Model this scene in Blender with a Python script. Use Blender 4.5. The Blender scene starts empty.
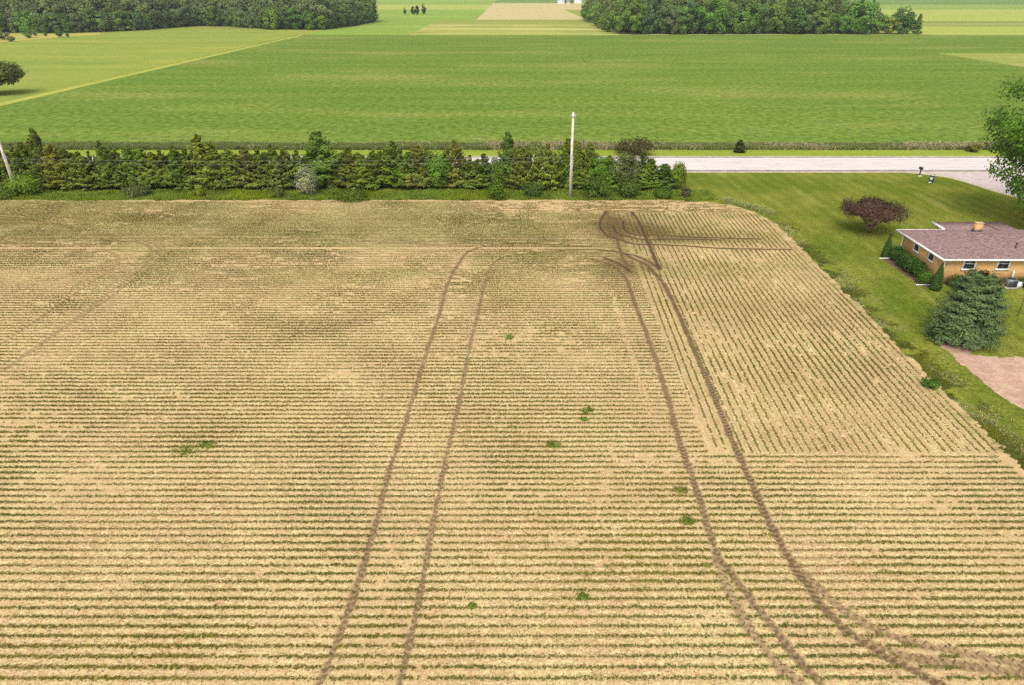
import bpy, math, random
import numpy as np
R = math.radians
rng = np.random.default_rng(7)
random.seed(7)
S = bpy.context.scene
COL = S.collection

# ------------------------------------------------------------------ camera
H = 25.0
PITCH = R(27.57)
F = 683.0
CP, SP = math.cos(PITCH), math.sin(PITCH)
cam_d = bpy.data.cameras.new('camera')
cam = bpy.data.objects.new('camera', cam_d); COL.objects.link(cam)
cam.location = (0, 0, H); cam.rotation_euler = (math.pi/2 - PITCH, 0, 0)
cam_d.sensor_width = 36; cam_d.lens = 36*F/1024
cam_d.clip_start = 0.5; cam_d.clip_end = 12000
S.camera = cam

def G(px, py, z=0.0):
    """ground point (world metres) surveyed from the photograph"""
    u, v = px-512.0, py-342.5
    dn, fw = F*SP + v*CP, F*CP - v*SP
    t = (H-z)/dn
    return (u*t, fw*t, z)

# ------------------------------------------------------------------ noise
def _hash(i, j, seed):
    i = i.astype(np.int64); j = j.astype(np.int64)
    h = (i*374761393 + j*668265263 + seed*974634777) & 0x7fffffff
    h = ((h ^ (h >> 13))*1274126177) & 0x7fffffff
    h = h ^ (h >> 16)
    return (h & 0xffff)/65535.0
def vnoise(x, y, s, seed=0):
    x = np.asarray(x, float)/s; y = np.asarray(y, float)/s
    i = np.floor(x); j = np.floor(y); fx = x-i; fy = y-j
    fx = fx*fx*(3-2*fx); fy = fy*fy*(3-2*fy)
    a = _hash(i, j, seed); b = _hash(i+1, j, seed); c = _hash(i, j+1, seed); d = _hash(i+1, j+1, seed)
    return (a*(1-fx)+b*fx)*(1-fy) + (c*(1-fx)+d*fx)*fy
def fbm(x, y, s, seed=0, o=3):
    r = 0; a = .5; t = 0
    for k in range(o):
        r = r + a*vnoise(x, y, s/2**k, seed+k*17); t += a; a *= .5
    return r/t
def sstep(a, b, x):
    t = np.clip((x-a)/(b-a), 0, 1); return t*t*(3-2*t)

# ------------------------------------------------------------------ materials
class NT:
    def __init__(self, name):
        self.m = bpy.data.materials.new(name); self.m.use_nodes = True
        self.t = self.m.node_tree; self.N = self.t.nodes; self.L = self.t.links
        self.N.clear()
        self.out = self.N.new('ShaderNodeOutputMaterial')
        self.b = self.N.new('ShaderNodeBsdfPrincipled')
        self.b.inputs['Roughness'].default_value = .9
        self.b.inputs['Specular IOR Level'].default_value = 0.0
        self.L.new(self.b.outputs[0], self.out.inputs[0])
    def set(self, sock, v):
        if isinstance(v, bpy.types.NodeSocket): self.L.new(v, sock)
        elif isinstance(v, (tuple, list)) and len(v) == 3 and sock.type == 'RGBA': sock.default_value = (*v, 1)
        else: sock.default_value = v
    def pos(self): return self.N.new('ShaderNodeNewGeometry').outputs['Position']
    def obj(self): return self.N.new('ShaderNodeTexCoord').outputs['Object']
    def scale(self, vec, s):
        n = self.N.new('ShaderNodeVectorMath'); n.operation = 'MULTIPLY'
        self.set(n.inputs[0], vec); n.inputs[1].default_value = s; return n.outputs[0]
    def noise(self, vec, scale=1, detail=3, rough=.55):
        n = self.N.new('ShaderNodeTexNoise'); n.inputs['Scale'].default_value = scale
        n.inputs['Detail'].default_value = detail; n.inputs['Roughness'].default_value = rough
        self.set(n.inputs['Vector'], vec); return n.outputs['Fac']
    def ramp(self, v, a, b, lo=0., hi=1.):
        n = self.N.new('ShaderNodeMapRange'); n.interpolation_type = 'SMOOTHSTEP'
        self.set(n.inputs['Value'], v)
        n.inputs['From Min'].default_value = a; n.inputs['From Max'].default_value = b
        n.inputs['To Min'].default_value = lo; n.inputs['To Max'].default_value = hi
        return n.outputs['Result']
    def math(self, op, a, b=0.):
        n = self.N.new('ShaderNodeMath'); n.operation = op
        self.set(n.inputs[0], a); self.set(n.inputs[1], b); return n.outputs[0]
    def mix(self, f, a, b, mode='MIX'):
        n = self.N.new('ShaderNodeMix'); n.data_type = 'RGBA'; n.blend_type = mode
        self.set(n.inputs[0], f); self.set(n.inputs[6], a); self.set(n.inputs[7], b); return n.outputs[2]
    def vmix(self, f, a, b):
        n = self.N.new('ShaderNodeMix'); n.data_type = 'VECTOR'
        self.set(n.inputs[0], f); self.set(n.inputs[4], a); self.set(n.inputs[5], b); return n.outputs[1]
    def attr(self, name):
        n = self.N.new('ShaderNodeAttribute'); n.attribute_name = name; return n.outputs['Fac']
    def objcol(self): return self.N.new('ShaderNodeObjectInfo').outputs['Color']
    def objrand(self): return self.N.new('ShaderNodeObjectInfo').outputs['Random']
    def sep(self, v):
        n = self.N.new('ShaderNodeSeparateXYZ'); self.set(n.inputs[0], v); return n.outputs
    def comb(self, x, y, z=0.):
        n = self.N.new('ShaderNodeCombineXYZ'); self.set(n.inputs[0], x); self.set(n.inputs[1], y); self.set(n.inputs[2], z); return n.outputs[0]
    def bump(self, h, strength=.4, dist=.05):
        n = self.N.new('ShaderNodeBump'); n.inputs['Strength'].default_value = strength
        n.inputs['Distance'].default_value = dist; self.set(n.inputs['Height'], h)
        self.L.new(n.outputs[0], self.b.inputs['Normal'])
    def color(self, c): self.set(self.b.inputs['Base Color'], c)

def flat(name, c, rough=.7, spec=.3, var=.15, nscale=6, metal=0):
    t = NT(name); p = t.obj()
    n = t.noise(p, nscale, 4)
    lo = tuple(x*(1-var) for x in c); hi = tuple(min(1, x*(1+var)) for x in c)
    t.color(t.mix(t.ramp(n, .3, .7), lo, hi)); t.b.inputs['Roughness'].default_value = rough
    t.b.inputs['Specular IOR Level'].default_value = spec; t.b.inputs['Metallic'].default_value = metal
    return t.m

def leaf_mat(name, translucent=.38, hue=(1.16, 1.08, .62)):
    """foliage: the thing's own colour, varied leaf by leaf and clump by clump"""
    t = NT(name); c = t.objcol()
    a = t.attr('tint')
    k = t.ramp(a, 0, 1, .66, 1.42)
    c2 = t.mix(1.0, c, t.comb(k, k, k), 'MULTIPLY')
    w = t.ramp(t.attr('warm'), 0, 1, 0, 1)
    c3 = t.mix(1.0, c2, hue, 'MULTIPLY')
    col = t.mix(w, c2, c3)
    t.color(col); t.b.inputs['Roughness'].default_value = .6; t.b.inputs['Specular IOR Level'].default_value = .12
    tr = t.N.new('ShaderNodeBsdfTranslucent'); t.L.new(col, tr.inputs[0])
    mx = t.N.new('ShaderNodeMixShader'); mx.inputs[0].default_value = translucent
    t.L.new(t.b.outputs[0], mx.inputs[1]); t.L.new(tr.outputs[0], mx.inputs[2]); t.L.new(mx.outputs[0], t.out.inputs[0])
    return t.m

M_LEAF = leaf_mat('foliage')
M_BARK = flat('bark', (.13, .10, .075), .95, .1, .35, 5)

def field_mat(name, c, c2, streak=(.02, .16, 1), thr=(.45, .72), fine=.8, finevar=.35, patch=None, rows=None):
    """a crop seen from afar: streaks along the drilling direction plus plant grain"""
    t = NT(name); p = t.pos()
    s = t.noise(t.scale(p, streak), 1.0, 5, .6)
    col = t.mix(t.ramp(s, *thr), c, c2)
    if patch:
        q = t.noise(t.scale(p, (.012, .03, 1)), 1.0, 4, .6)
        col = t.mix(t.ramp(q, .48, .70, 0, .8), col, patch)
    g = t.noise(t.scale(p, (1, .8, 1)), fine, 4, .75)
    k = t.ramp(g, .25, .75, 1-finevar, 1+finevar)
    col = t.mix(1.0, col, t.comb(k, k, k), 'MULTIPLY')
    if rows:
        y = t.sep(p)[1]
        w = t.math('SINE', t.math('MULTIPLY', y, 2*math.pi/rows))
        k2 = t.ramp(w, -1, 1, .9, 1.1)
        col = t.mix(1.0, col, t.comb(k2, k2, k2), 'MULTIPLY')
    t.color(col); t.bump(g, .5, .25)
    return t.m

# ------------------------------------------------------------------ mesh helpers
def mesh_np(name, v, f, mats=(), attrs=None, fmat=None, smooth=False):
    """v (N,3); f (M,3|4) array or a list of such arrays"""
    fs = f if isinstance(f, list) else [f]
    fs = [np.asarray(a, np.int64) for a in fs if len(a)]
    me = bpy.data.meshes.new(name)
    v = np.asarray(v, np.float32)
    nl = sum(a.size for a in fs); nf = sum(len(a) for a in fs)
    me.vertices.add(len(v)); me.vertices.foreach_set('co', v.ravel())
    me.loops.add(nl); me.loops.foreach_set('vertex_index', np.concatenate([a.ravel() for a in fs]).astype(np.int32))
    me.polygons.add(nf)
    sz = np.concatenate([np.full(len(a), a.shape[1]) for a in fs])
    st = np.concatenate([[0], np.cumsum(sz)[:-1]])
    me.polygons.foreach_set('loop_start', st.astype(np.int32))
    if fmat is not None: me.polygons.foreach_set('material_index', np.asarray(fmat, np.int32))
    if smooth: me.polygons.foreach_set('use_smooth', np.ones(nf, bool))
    for m in mats: me.materials.append(m)
    for k, (dom, a) in (attrs or {}).items():
        at = me.attributes.new(k, 'FLOAT', dom); at.data.foreach_set('value', np.asarray(a, np.float32))
    me.update(calc_edges=True); me.validate()
    return me

def link(name, me, parent=None, loc=None):
    o = bpy.data.objects.new(name, me); COL.objects.link(o)
    if parent is not None: o.parent = parent
    if loc is not None: o.location = loc
    return o
def tag(o, label=None, cat=None, group=None, kind=None):
    if label: o['label'] = label
    if cat: o['category'] = cat
    if group: o['group'] = group
    if kind: o['kind'] = kind
    return o
def thing(name, label, cat, loc=(0, 0, 0), group=None, rz=0):
    o = bpy.data.objects.new(name, None); COL.objects.link(o)
    o.empty_display_size = .3; o.location = loc; o.rotation_euler = (0, 0, rz)
    return tag(o, label, cat, group)

class MB:
    """collects shapes into one mesh"""
    def __init__(s): s.v = []; s.q = []; s.t = []; s.n = 0
    def add(s, v, q=None, t=None):
        v = np.asarray(v, float).reshape(-1, 3)
        if q is not None and len(q): s.q.append(np.asarray(q)+s.n)
        if t is not None and len(t): s.t.append(np.asarray(t)+s.n)
        s.v.append(v); s.n += len(v)
    def box(s, x0, y0, z0, x1, y1, z1):
        v = [(x, y, z) for z in (z0, z1) for y in (y0, y1) for x in (x0, x1)]
        s.add(v, [(0, 2, 3, 1), (4, 5, 7, 6), (0, 1, 5, 4), (2, 6, 7, 3), (0, 4, 6, 2), (1, 3, 7, 5)])
    def tube(s, pts, rad, n=8, caps=True):
        pts = np.asarray(pts, float); k = len(pts)
        rad = np.broadcast_to(np.asarray(rad, float), (k,))
        tan = np.gradient(pts, axis=0); tan /= np.linalg.norm(tan, axis=1)[:, None]+1e-9
        ref = np.array([0, 0, 1.]) if abs(tan[0][2]) < .9 else np.array([1., 0, 0])
        V = []
        for i in range(k):
            a = np.cross(tan[i], ref); a /= np.linalg.norm(a)+1e-9; b = np.cross(tan[i], a)
            th = np.arange(n)*2*math.pi/n
            V.append(pts[i]+rad[i]*(np.cos(th)[:, None]*a+np.sin(th)[:, None]*b))
        q = [(i*n+j, i*n+(j+1) % n, (i+1)*n+(j+1) % n, (i+1)*n+j) for i in range(k-1) for j in range(n)]
        V = np.concatenate(V); t = []
        if caps:
            V = np.concatenate([V, pts[:1], pts[-1:]])
            t = [(k*n, (j+1) % n, j) for j in range(n)]+[(k*n+1, (k-1)*n+j, (k-1)*n+(j+1) % n) for j in range(n)]
        s.add(V, q, t)
    def mesh(s, name, mat, smooth=False):
        fs = []
        if s.q: fs.append(np.concatenate(s.q))
        if s.t: fs.append(np.concatenate(s.t))
        return mesh_np(name, np.concatenate(s.v), fs, [mat], smooth=smooth)
    def build(s, name, mat, parent=None, loc=None, smooth=False):
        return link(name, s.mesh(name, mat, smooth), parent, loc)

def leaves(c, nrm, size, aspect=1.0, along=None):
    """quads: centres c (N,3), normals, size (N,) half width; along = long axis"""
    n = len(c)
    nrm = nrm/(np.linalg.norm(nrm, axis=1)[:, None]+1e-9)
    if along is None: along = rng.normal(size=(n, 3))
    a = along-(along*nrm).sum(1)[:, None]*nrm
    a /= np.linalg.norm(a, axis=1)[:, None]+1e-9
    b = np.cross(nrm, a)
    s = np.asarray(size).reshape(-1, 1)
    A, B = a*s*aspect, b*s
    v = np.stack([c-A*.9-B*.35, c-A*.1-B, c+A, c-A*.05+B], 1).reshape(-1, 3)
    q = np.arange(n*4).reshape(-1, 4)
    return v, q

def unit(n):
    v = rng.normal(size=(n, 3)); return v/np.linalg.norm(v, axis=1)[:, None]

def broadleaf_data(rx, ry, z0, z1, clumps, per, leaf, cl_r, seed, lumpy=.28, bottomcut=.0, shape=1.0, fill=.38, shell=0.):
    """leaf quads for a crown between heights z0 and z1; lobes, gaps and an uneven outline"""
    global rng
    rng = np.random.default_rng(seed)
    d = unit(clumps); d[:, 2] = np.abs(d[:, 2])*1.25-.55 if bottomcut else d[:, 2]
    d /= np.linalg.norm(d, axis=1)[:, None]
    lob = unit(9); amp = rng.uniform(-lumpy, lumpy, 9)
    k = 1+sum(a*np.clip((d@l), 0, 1)**3 for l, a in zip(lob, amp))
    r = rng.uniform(.25, 1, clumps)**fill*k
    zc, zr = (z0+z1)/2, (z1-z0)/2
    c = d*r[:, None]
    hz = (c[:, 2]+1)/2
    wid = np.where(hz > .4, 1.0, .72+.7*np.clip(hz, 0, .4))**shape
    cc = np.stack([c[:, 0]*rx*wid, c[:, 1]*ry*wid, zc+c[:, 2]*zr], 1)
    ct = rng.uniform(0, 1, clumps); cw = rng.uniform(0, 1, clumps)**2
    n = clumps*per
    idx = np.repeat(np.arange(clumps), per)
    off = rng.normal(size=(n, 3))*np.array([1, 1, .7])*cl_r*.55
    if shell:
        u_ = unit(n); off = u_*cl_r*rng.uniform(.62, 1.08, (n, 1))*rng.uniform(.7, 1.3, clumps)[idx][:, None]*np.array([1, 1, .85])
    p = cc[idx]+off
    p[:, 2] = np.maximum(p[:, 2], z0*.6)
    nr = d[idx]*.9+np.array([0, 0, .6])+rng.normal(size=(n, 3))*.38+off/(cl_r+1e-6)*(.6+shell)
    sz = leaf*rng.uniform(.6, 1.25, n)
    v, q = leaves(p, nr, sz, 1.3)
    tint = np.clip(.5*ct[idx]+.5*rng.uniform(0, 1, n), 0, 1)
    warm = np.clip(cw[idx]*.7+.3*rng.uniform(0, 1, n), 0, 1)*.8
    return v, q, tint, warm

def conifer_data(Rb, Ht, nb, per, leaf, seed, z0=.2, power=.75, rise=.35, droop=.0, flat_=.5, tops=1, irregular=.3):
    """whorled boughs carrying flat sprays, longest low down"""
    global rng
    rng = np.random.default_rng(seed)
    V = []; along = []; nr = []; tint = []; warm = []; size = []
    leads = [(0., 0., Ht)]
    for t in range(tops-1):
        a = rng.uniform(0, 6.28); leads.append((math.cos(a)*Rb*.45, math.sin(a)*Rb*.45, Ht*rng.uniform(.7, .92)))
    for b in range(nb):
        lx, ly, lh = leads[b % len(leads)]
        h = z0+(lh-z0)*rng.uniform(0, 1)**1.25
        f = 1-(h-z0)/(lh-z0+.01)
        L = Rb*f**power*rng.uniform(1-irregular, 1+irregular*.6)*(1 if len(leads) == 1 else .85)+.035*Rb
        az = rng.uniform(0, 2*math.pi)
        d = np.array([math.cos(az), math.sin(az), rise*rng.uniform(.6, 1.4)*(.25+1.1*(1-f))+.9*(1-f)**2])
        d /= np.linalg.norm(d)
        u = rng.uniform(.2, 1, per)**.7
        side = np.cross(d, [0, 0, 1]); side /= np.linalg.norm(side)
        sd = rng.normal(size=per)*.22*L*(1-.6*u)*flat_*1.5
        p = np.array([lx, ly, h])+d*L*u[:, None]+side*sd[:, None]
        p[:, 2] -= droop*L*u**2
        p[:, 2] += rng.normal(size=per)*.035*L
        p[:, 2] = np.maximum(p[:, 2], .05)
        V.append(p); al = d+side*np.sign(sd)[:, None]*.7+rng.normal(size=(per, 3))*.25; along.append(al)
        nr.append(np.array([0, 0, .75])+rng.normal(size=(per, 3))*.28+np.array([d[0], d[1], 0])*.85)
        bt = rng.uniform(0, 1)
        tint.append(np.clip(.55*bt+.2*rng.uniform(0, 1, per)+.3*(u-.2), 0, 1)); warm.append(np.clip(.5*u*rng.uniform(0, 1)+.3*rng.uniform(0, 1, per), 0, 1))
        size.append(leaf*rng.uniform(.6, 1.2, per))
    for lx, ly, lh in leads:      # leader shoots
        k = 10; p = np.stack([np.full(k, lx), np.full(k, ly), lh-rng.uniform(-.04, .14, k)*Ht], 1)+rng.normal(size=(k, 3))*.04
        V.append(p); along.append(np.array([0, 0, 1.])+rng.normal(size=(k, 3))*.3); nr.append(unit(k)*[1, 1, .2])
        tint.append(rng.uniform(.4, .9, k)); warm.append(rng.uniform(.2, .8, k)); size.append(np.full(k, leaf*.8))
    c = np.concatenate(V); 
    v, q = leaves(c, np.concatenate(nr), np.concatenate(size), 2.1, np.concatenate(along))
    return v, q, np.concatenate(tint), np.concatenate(warm)

def crown_mesh(name, data, mat=None):
    v, q, t, w = data
    return mesh_np(name, v, q, [mat or M_LEAF], {'tint': ('FACE', t), 'warm': ('FACE', w)})

def trunk_mesh(name, h, r, limbs=0, spread=1., seed=0, lean=.03, start=.45):
    rr = np.random.default_rng(seed); mb = MB()
    pts = [(0, 0, -.1)]+[(rr.normal()*lean*h*k/5, rr.normal()*lean*h*k/5, h*k/5) for k in range(1, 6)]
    mb.tube(pts, [r*1.35]+[r*(1-.75*k/5) for k in range(1, 6)], 8)
    for i in range(limbs):
        a = 2*math.pi*i/limbs+rr.uniform(-.4, .4); s = h*rr.uniform(start, .8); e = spread*rr.uniform(.6, 1)
        p0 = np.array([0, 0, s]); p2 = np.array([math.cos(a)*e, math.sin(a)*e, s+rr.uniform(.25, .5)*spread])
        p1 = (p0+p2)/2+[0, 0, .08*spread]
        mb.tube([p0, p1, p2], [r*.5, r*.35, r*.12], 6)
    return mb.mesh(name, M_BARK, True)

# ================================================================== WORLD
w = bpy.data.worlds.new('World'); S.world = w; w.use_nodes = True
SUN_EL, SUN_AZ = R(52), R(196)     # azimuth clockwise from +Y: a veiled sun behind the camera, a little to the left
nt = w.node_tree; bg = nt.nodes['Background']
sky = nt.nodes.new('ShaderNodeTexSky'); sky.sky_type = 'NISHITA'; sky.sun_disc = False
sky.sun_elevation = SUN_EL; sky.sun_rotation = SUN_AZ
sky.air_density = 1.0; sky.dust_density = 4.0; sky.ozone_density = 1.0
hs = nt.nodes.new('ShaderNodeHueSaturation'); hs.inputs['Saturation'].default_value = .12   # thin overcast
nt.links.new(sky.outputs[0], hs.inputs['Color']); nt.links.new(hs.outputs[0], bg.inputs[0])
bg.inputs[1].default_value = .15
sl = bpy.data.lights.new('sun', 'SUN'); sl.energy = 1.0; sl.angle = R(28); sl.color = (1, .95, .86)
so = bpy.data.objects.new('sun', sl); COL.objects.link(so)
sd = np.array([math.sin(SUN_AZ)*math.cos(SUN_EL), math.cos(SUN_AZ)*math.cos(SUN_EL), math.sin(SUN_EL)])
from mathutils import Vector
so.rotation_euler = Vector(sd).to_track_quat('Z', 'Y').to_euler(); so.location = (60, -40, 90)
S.view_settings.view_transform = 'Standard'; S.view_settings.look = 'None'
S.view_settings.exposure = EXPOSURE = 0.62
S.view_settings.gamma = 1.0

# ================================================================== GROUND SHEETS
def sheet(name, x0, x1, y0, y1, z, mat, nx=1, ny=1):
    xs = np.linspace(x0, x1, nx+1); ys = np.linspace(y0, y1, ny+1)
    X, Y = np.meshgrid(xs, ys); v = np.stack([X.ravel(), Y.ravel(), np.full(X.size, z)], 1)
    i = np.arange(nx*ny); r, c = i//nx, i % nx; a = r*(nx+1)+c
    q = np.stack([a, a+1, a+nx+2, a+nx+1], 1)
    return tag(link(name, mesh_np(name, v, q, [mat])), kind='structure')
def polysheet(name, pts, z, mat):
    v = [(x, y, z) for x, y in pts]
    me = bpy.data.meshes.new(name); me.from_pydata(v, [], [list(range(len(v)))]); me.materials.append(mat)
    return tag(link(name, me), kind='structure')

m_ground = field_mat('ground_green', (.10, .15, .03), (.16, .19, .05))
sheet('ground', -5000, 5000, -300, 8000, -.30, m_ground)

# far fields, tiled edge to edge
m_soy = field_mat('far_crop', (.112, .180, .028), (.158, .214, .038), (.012, .10, 1), (.35, .75), .75, .45, (.215, .235, .055))
sheet('crop_field', -120, 178, 123.5, 430, 0, m_soy)
sheet('crop_field', 178, 1500, 310, 430, 0, m_soy)
m_hay = field_mat('hay', (.225, .270, .052), (.178, .235, .042), (.006, .05, 1), (.45, .7), .4, .12, (.30, .31, .06))
sheet('hay_field', -700, -123.2, 123.5, 430, 0, m_hay); sheet('hay_field', -700, -118.9, 430, 640, 0, m_hay)
m_haystrip = field_mat('grass_strip', (.34, .36, .075), (.27, .31, .06), (.03, .03, 1), (.4, .7), .8, .15)
polysheet('grass_strip', [(-123.25, 123.5), (-119.95, 123.5), (-119.0, 429.9), (-122.3, 429.9)], .03, m_haystrip)
sheet('hay_field', 178, 900, 123.5, 310, 0, field_mat('hay_right', (.24, .275, .06), (.31, .31, .10), (.01, .05, 1), (.4, .7), .4, .15))
m_str = [
    field_mat('strip_stubble', (.30, .31, .075), (.48, .43, .17), (.004, .05, 1), (.45, .65), .3, .12, (.20, .25, .05)),
    field_mat('strip_olive', (.22, .26, .055), (.29, .30, .085), (.004, .05, 1), (.4, .7), .3, .12),
    field_mat('strip_tan', (.47, .38, .19), (.42, .38, .16), (.004, .03, 1), (.4, .7), .2, .1),
    field_mat('strip_lime', (.20, .29, .05), (.25, .32, .07), (.004, .03, 1), (.4, .7), .2, .1),
    field_mat('strip_yellow', (.30, .35, .075), (.36, .37, .10), (.004, .03, 1), (.4, .7), .2, .1),
    field_mat('strip_green', (.13, .21, .05), (.18, .25, .06), (.002, .02, 1), (.4, .7), .2, .1),
    field_mat('strip_dark', (.07, .11, .03), (.10, .15, .04), (.01, .1, 1), (.4, .7), .3, .2)]
st = [(-118.9, -60, 430, 640, 3), (-60, 62, 430, 556, 0), (62, 240, 430, 690, 1), (240, 1500, 430, 520, 4), (240, 1500, 520, 585, 1), (240, 1500, 585, 596, 6), (240, 1500, 596, 900, 4),
      (-60, 62, 556, 632, 1), (62, 240, 690, 900, 1), (-1200, -30, 640, 900, 3), (-60, -30, 632, 640, 3), (-30, 62, 632, 840, 2), (62, 160, 900, 1250, 2), (-30, 62, 840, 1250, 2),
      (-1200, -30, 900, 1150, 4), (-1200, -30, 1150, 1500, 3), (160, 2500, 900, 1150, 3), (160, 2500, 1150, 1600, 5), (-30, 160, 1250, 1600, 5), (-1200, -30, 1500, 1600, 4), (-3000, 3500, 1600, 2600, 5)]
for x0, x1, y0, y1, k in st: sheet('far_field', x0, x1, y0, y1, 0, m_str[k])

# road verges, road and drive
m_mown = field_mat('mown_verge', (.215, .275, .034), (.255, .305, .045), (.05, .3, 1), (.4, .7), 1.5, .15)
sheet('grass_verge', -300, 400, 114.6, 123.5, 0, m_mown)
t = NT('concrete_road'); p = t.pos()
n = t.noise(t.scale(p, (.15, 1.2, 1)), 1, 5, .6); col = t.mix(t.ramp(n, .3, .7), (.52, .46, .435), (.64, .575, .545))
n2 = t.noise(p, 3, 4, .7); col = t.mix(t.ramp(n2, .55, .8, 0, .35), col, (.42, .36, .33))
x = t.sep(p)[0]; jn = t.math('FRACT', t.math('MULTIPLY', x, 1/6.0)); jl = t.math('LESS_THAN', jn, .012)
cr = t.noise(t.scale(p, (.12, .5, 1)), 1.0, 6, .8); crk = t.math('LESS_THAN', t.math('ABSOLUTE', t.math('SUBTRACT', cr, .5)), .006)
col = t.mix(t.math('MULTIPLY', jl, .5), col, (.30, .25, .23)); col = t.mix(t.math('MULTIPLY', crk, .45), col, (.28, .24, .22)); t.color(col)
M_ROAD = t.m
M_SHOULDER = flat('asphalt_shoulder', (.30, .245, .225), .95, .2, .25, .7)
M_GRAVEL = flat('gravel_shoulder', (.47, .40, .27), .95, .1, .25, 1.5)
M_PAINT = flat('road_paint', (.78, .76, .73), .7, .3, .1, 3)
sheet('gravel_shoulder', -300, 400, 103.3, 104.0, 0.0, M_GRAVEL)
sheet('gravel_shoulder', -300, 400, 114.2, 114.6, 0.01, M_GRAVEL)
sheet('road_shoulder', -300, 400, 104.0, 105.1, 0.012, M_SHOULDER)
sheet('road_shoulder', -300, 400, 113.2, 114.2, 0.012, M_SHOULDER)
sheet('road', -300, 400, 105.1, 113.2, 0.02, M_ROAD)
sheet('road_edge_line', -300, 400, 105.35, 105.55, 0.026, M_PAINT)
sheet('road_edge_line', -300, 400, 112.75, 112.92, 0.026, M_PAINT)
t = NT('drive_concrete'); p = t.pos(); n = t.noise(p, .7, 5, .65)
t.color(t.mix(t.ramp(n, .3, .7), (.43, .36, .345), (.54, .46, .43))); M_DRIVE = t.m
polysheet('driveway', [(60.2, 103.28), (62.8, 102.6), (64.8, 101), (65.7, 98.6), (66.6, 94), (68, 89), (68.6, 80), (68.6, 62), (78, 62), (78, 99), (79.2, 101.8), (82.5, 103.28)], .016, M_DRIVE)
polysheet('drive_edge', [(59.2, 103.27), (60.2, 103.27), (62.8, 102.6), (64.8, 101), (65.7, 98.6), (66.6, 94), (68, 89), (68.6, 80), (68.6, 62), (67.9, 62), (67.9, 80), (67.2, 88.8), (65.8, 93.8), (64.9, 98.2), (64.0, 100.3), (62.4, 101.7)], .010, M_GRAVEL)

# lawn
t = NT('lawn'); p = t.pos()
n = t.noise(p, .12, 5, .6); col = t.mix(t.ramp(n, .35, .68), (.104, .138, .016), (.182, .190, .030))
n1 = t.noise(t.scale(p, (.5, .12, 1)), .6, 5, .65); col = t.mix(t.ramp(n1, .52, .75, 0, .8), col, (.225, .225, .05))
n4 = t.noise(p, .45, 3, .6); col = t.mix(t.ramp(n4, .58, .74, 0, .6), col, (.082, .125, .014))
xx = t.sep(p); sw = t.math('SINE', t.math('MULTIPLY', t.math('ADD', xx[0], t.math('MULTIPLY', xx[1], .05)), 2*math.pi/1.9))
kk = t.ramp(sw, -.6, .6, .95, 1.06); col = t.mix(1., col, t.comb(kk, kk, kk), 'MULTIPLY')
n2 = t.noise(p, 4.5, 5, .75); k = t.ramp(n2, .25, .75, .52, 1.5); col = t.mix(1., col, t.comb(k, k, k), 'MULTIPLY')
n3 = t.noise(p, .8, 2); col = t.mix(t.ramp(n3, .74, .80, 0, .5), col, (.35, .33, .10)); t.color(col); t.bump(n2, .5, .1)
M_LAWN = t.m
sheet('lawn', -120, 160, -60, 103.3, -.10, M_LAWN)

lv = [(x_, y_, z_) for y_, z_ in ((71, -.096), (84, -.012), (103.3, -.012)) for x_ in (24.5, 160)]
tag(link('lawn_rise', mesh_np('lawn_rise', lv, np.array([(0, 1, 3, 2), (2, 3, 5, 4)]), [M_LAWN])), kind='structure')

# ================================================================== THE FIELD
XM_Y = [-60, 20, 33.7, 46, 56, 69, 77.5, 81.2, 84, 86.2, 87.3, 88.0]
XM_X = [29.0, 29.3, 29.7, 30.0, 30.4, 30.8, 31.0, 30.5, 29.6, 27.6, 25.4, 22.5]
def xmax(y): return np.interp(y, XM_Y, XM_X)
YTOP = 88.1
def inside(x, y, m=0.): return (x < xmax(y)-m) & (y < YTOP-m+.25*np.sin(x*.35)*.6)
def zoneB(x, y): return (x > 11.9+.02*(y-36)) & (y > 33.3) & (y < 82.5)
rowX = lambda x, y: x-.035*(y-33)

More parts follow.
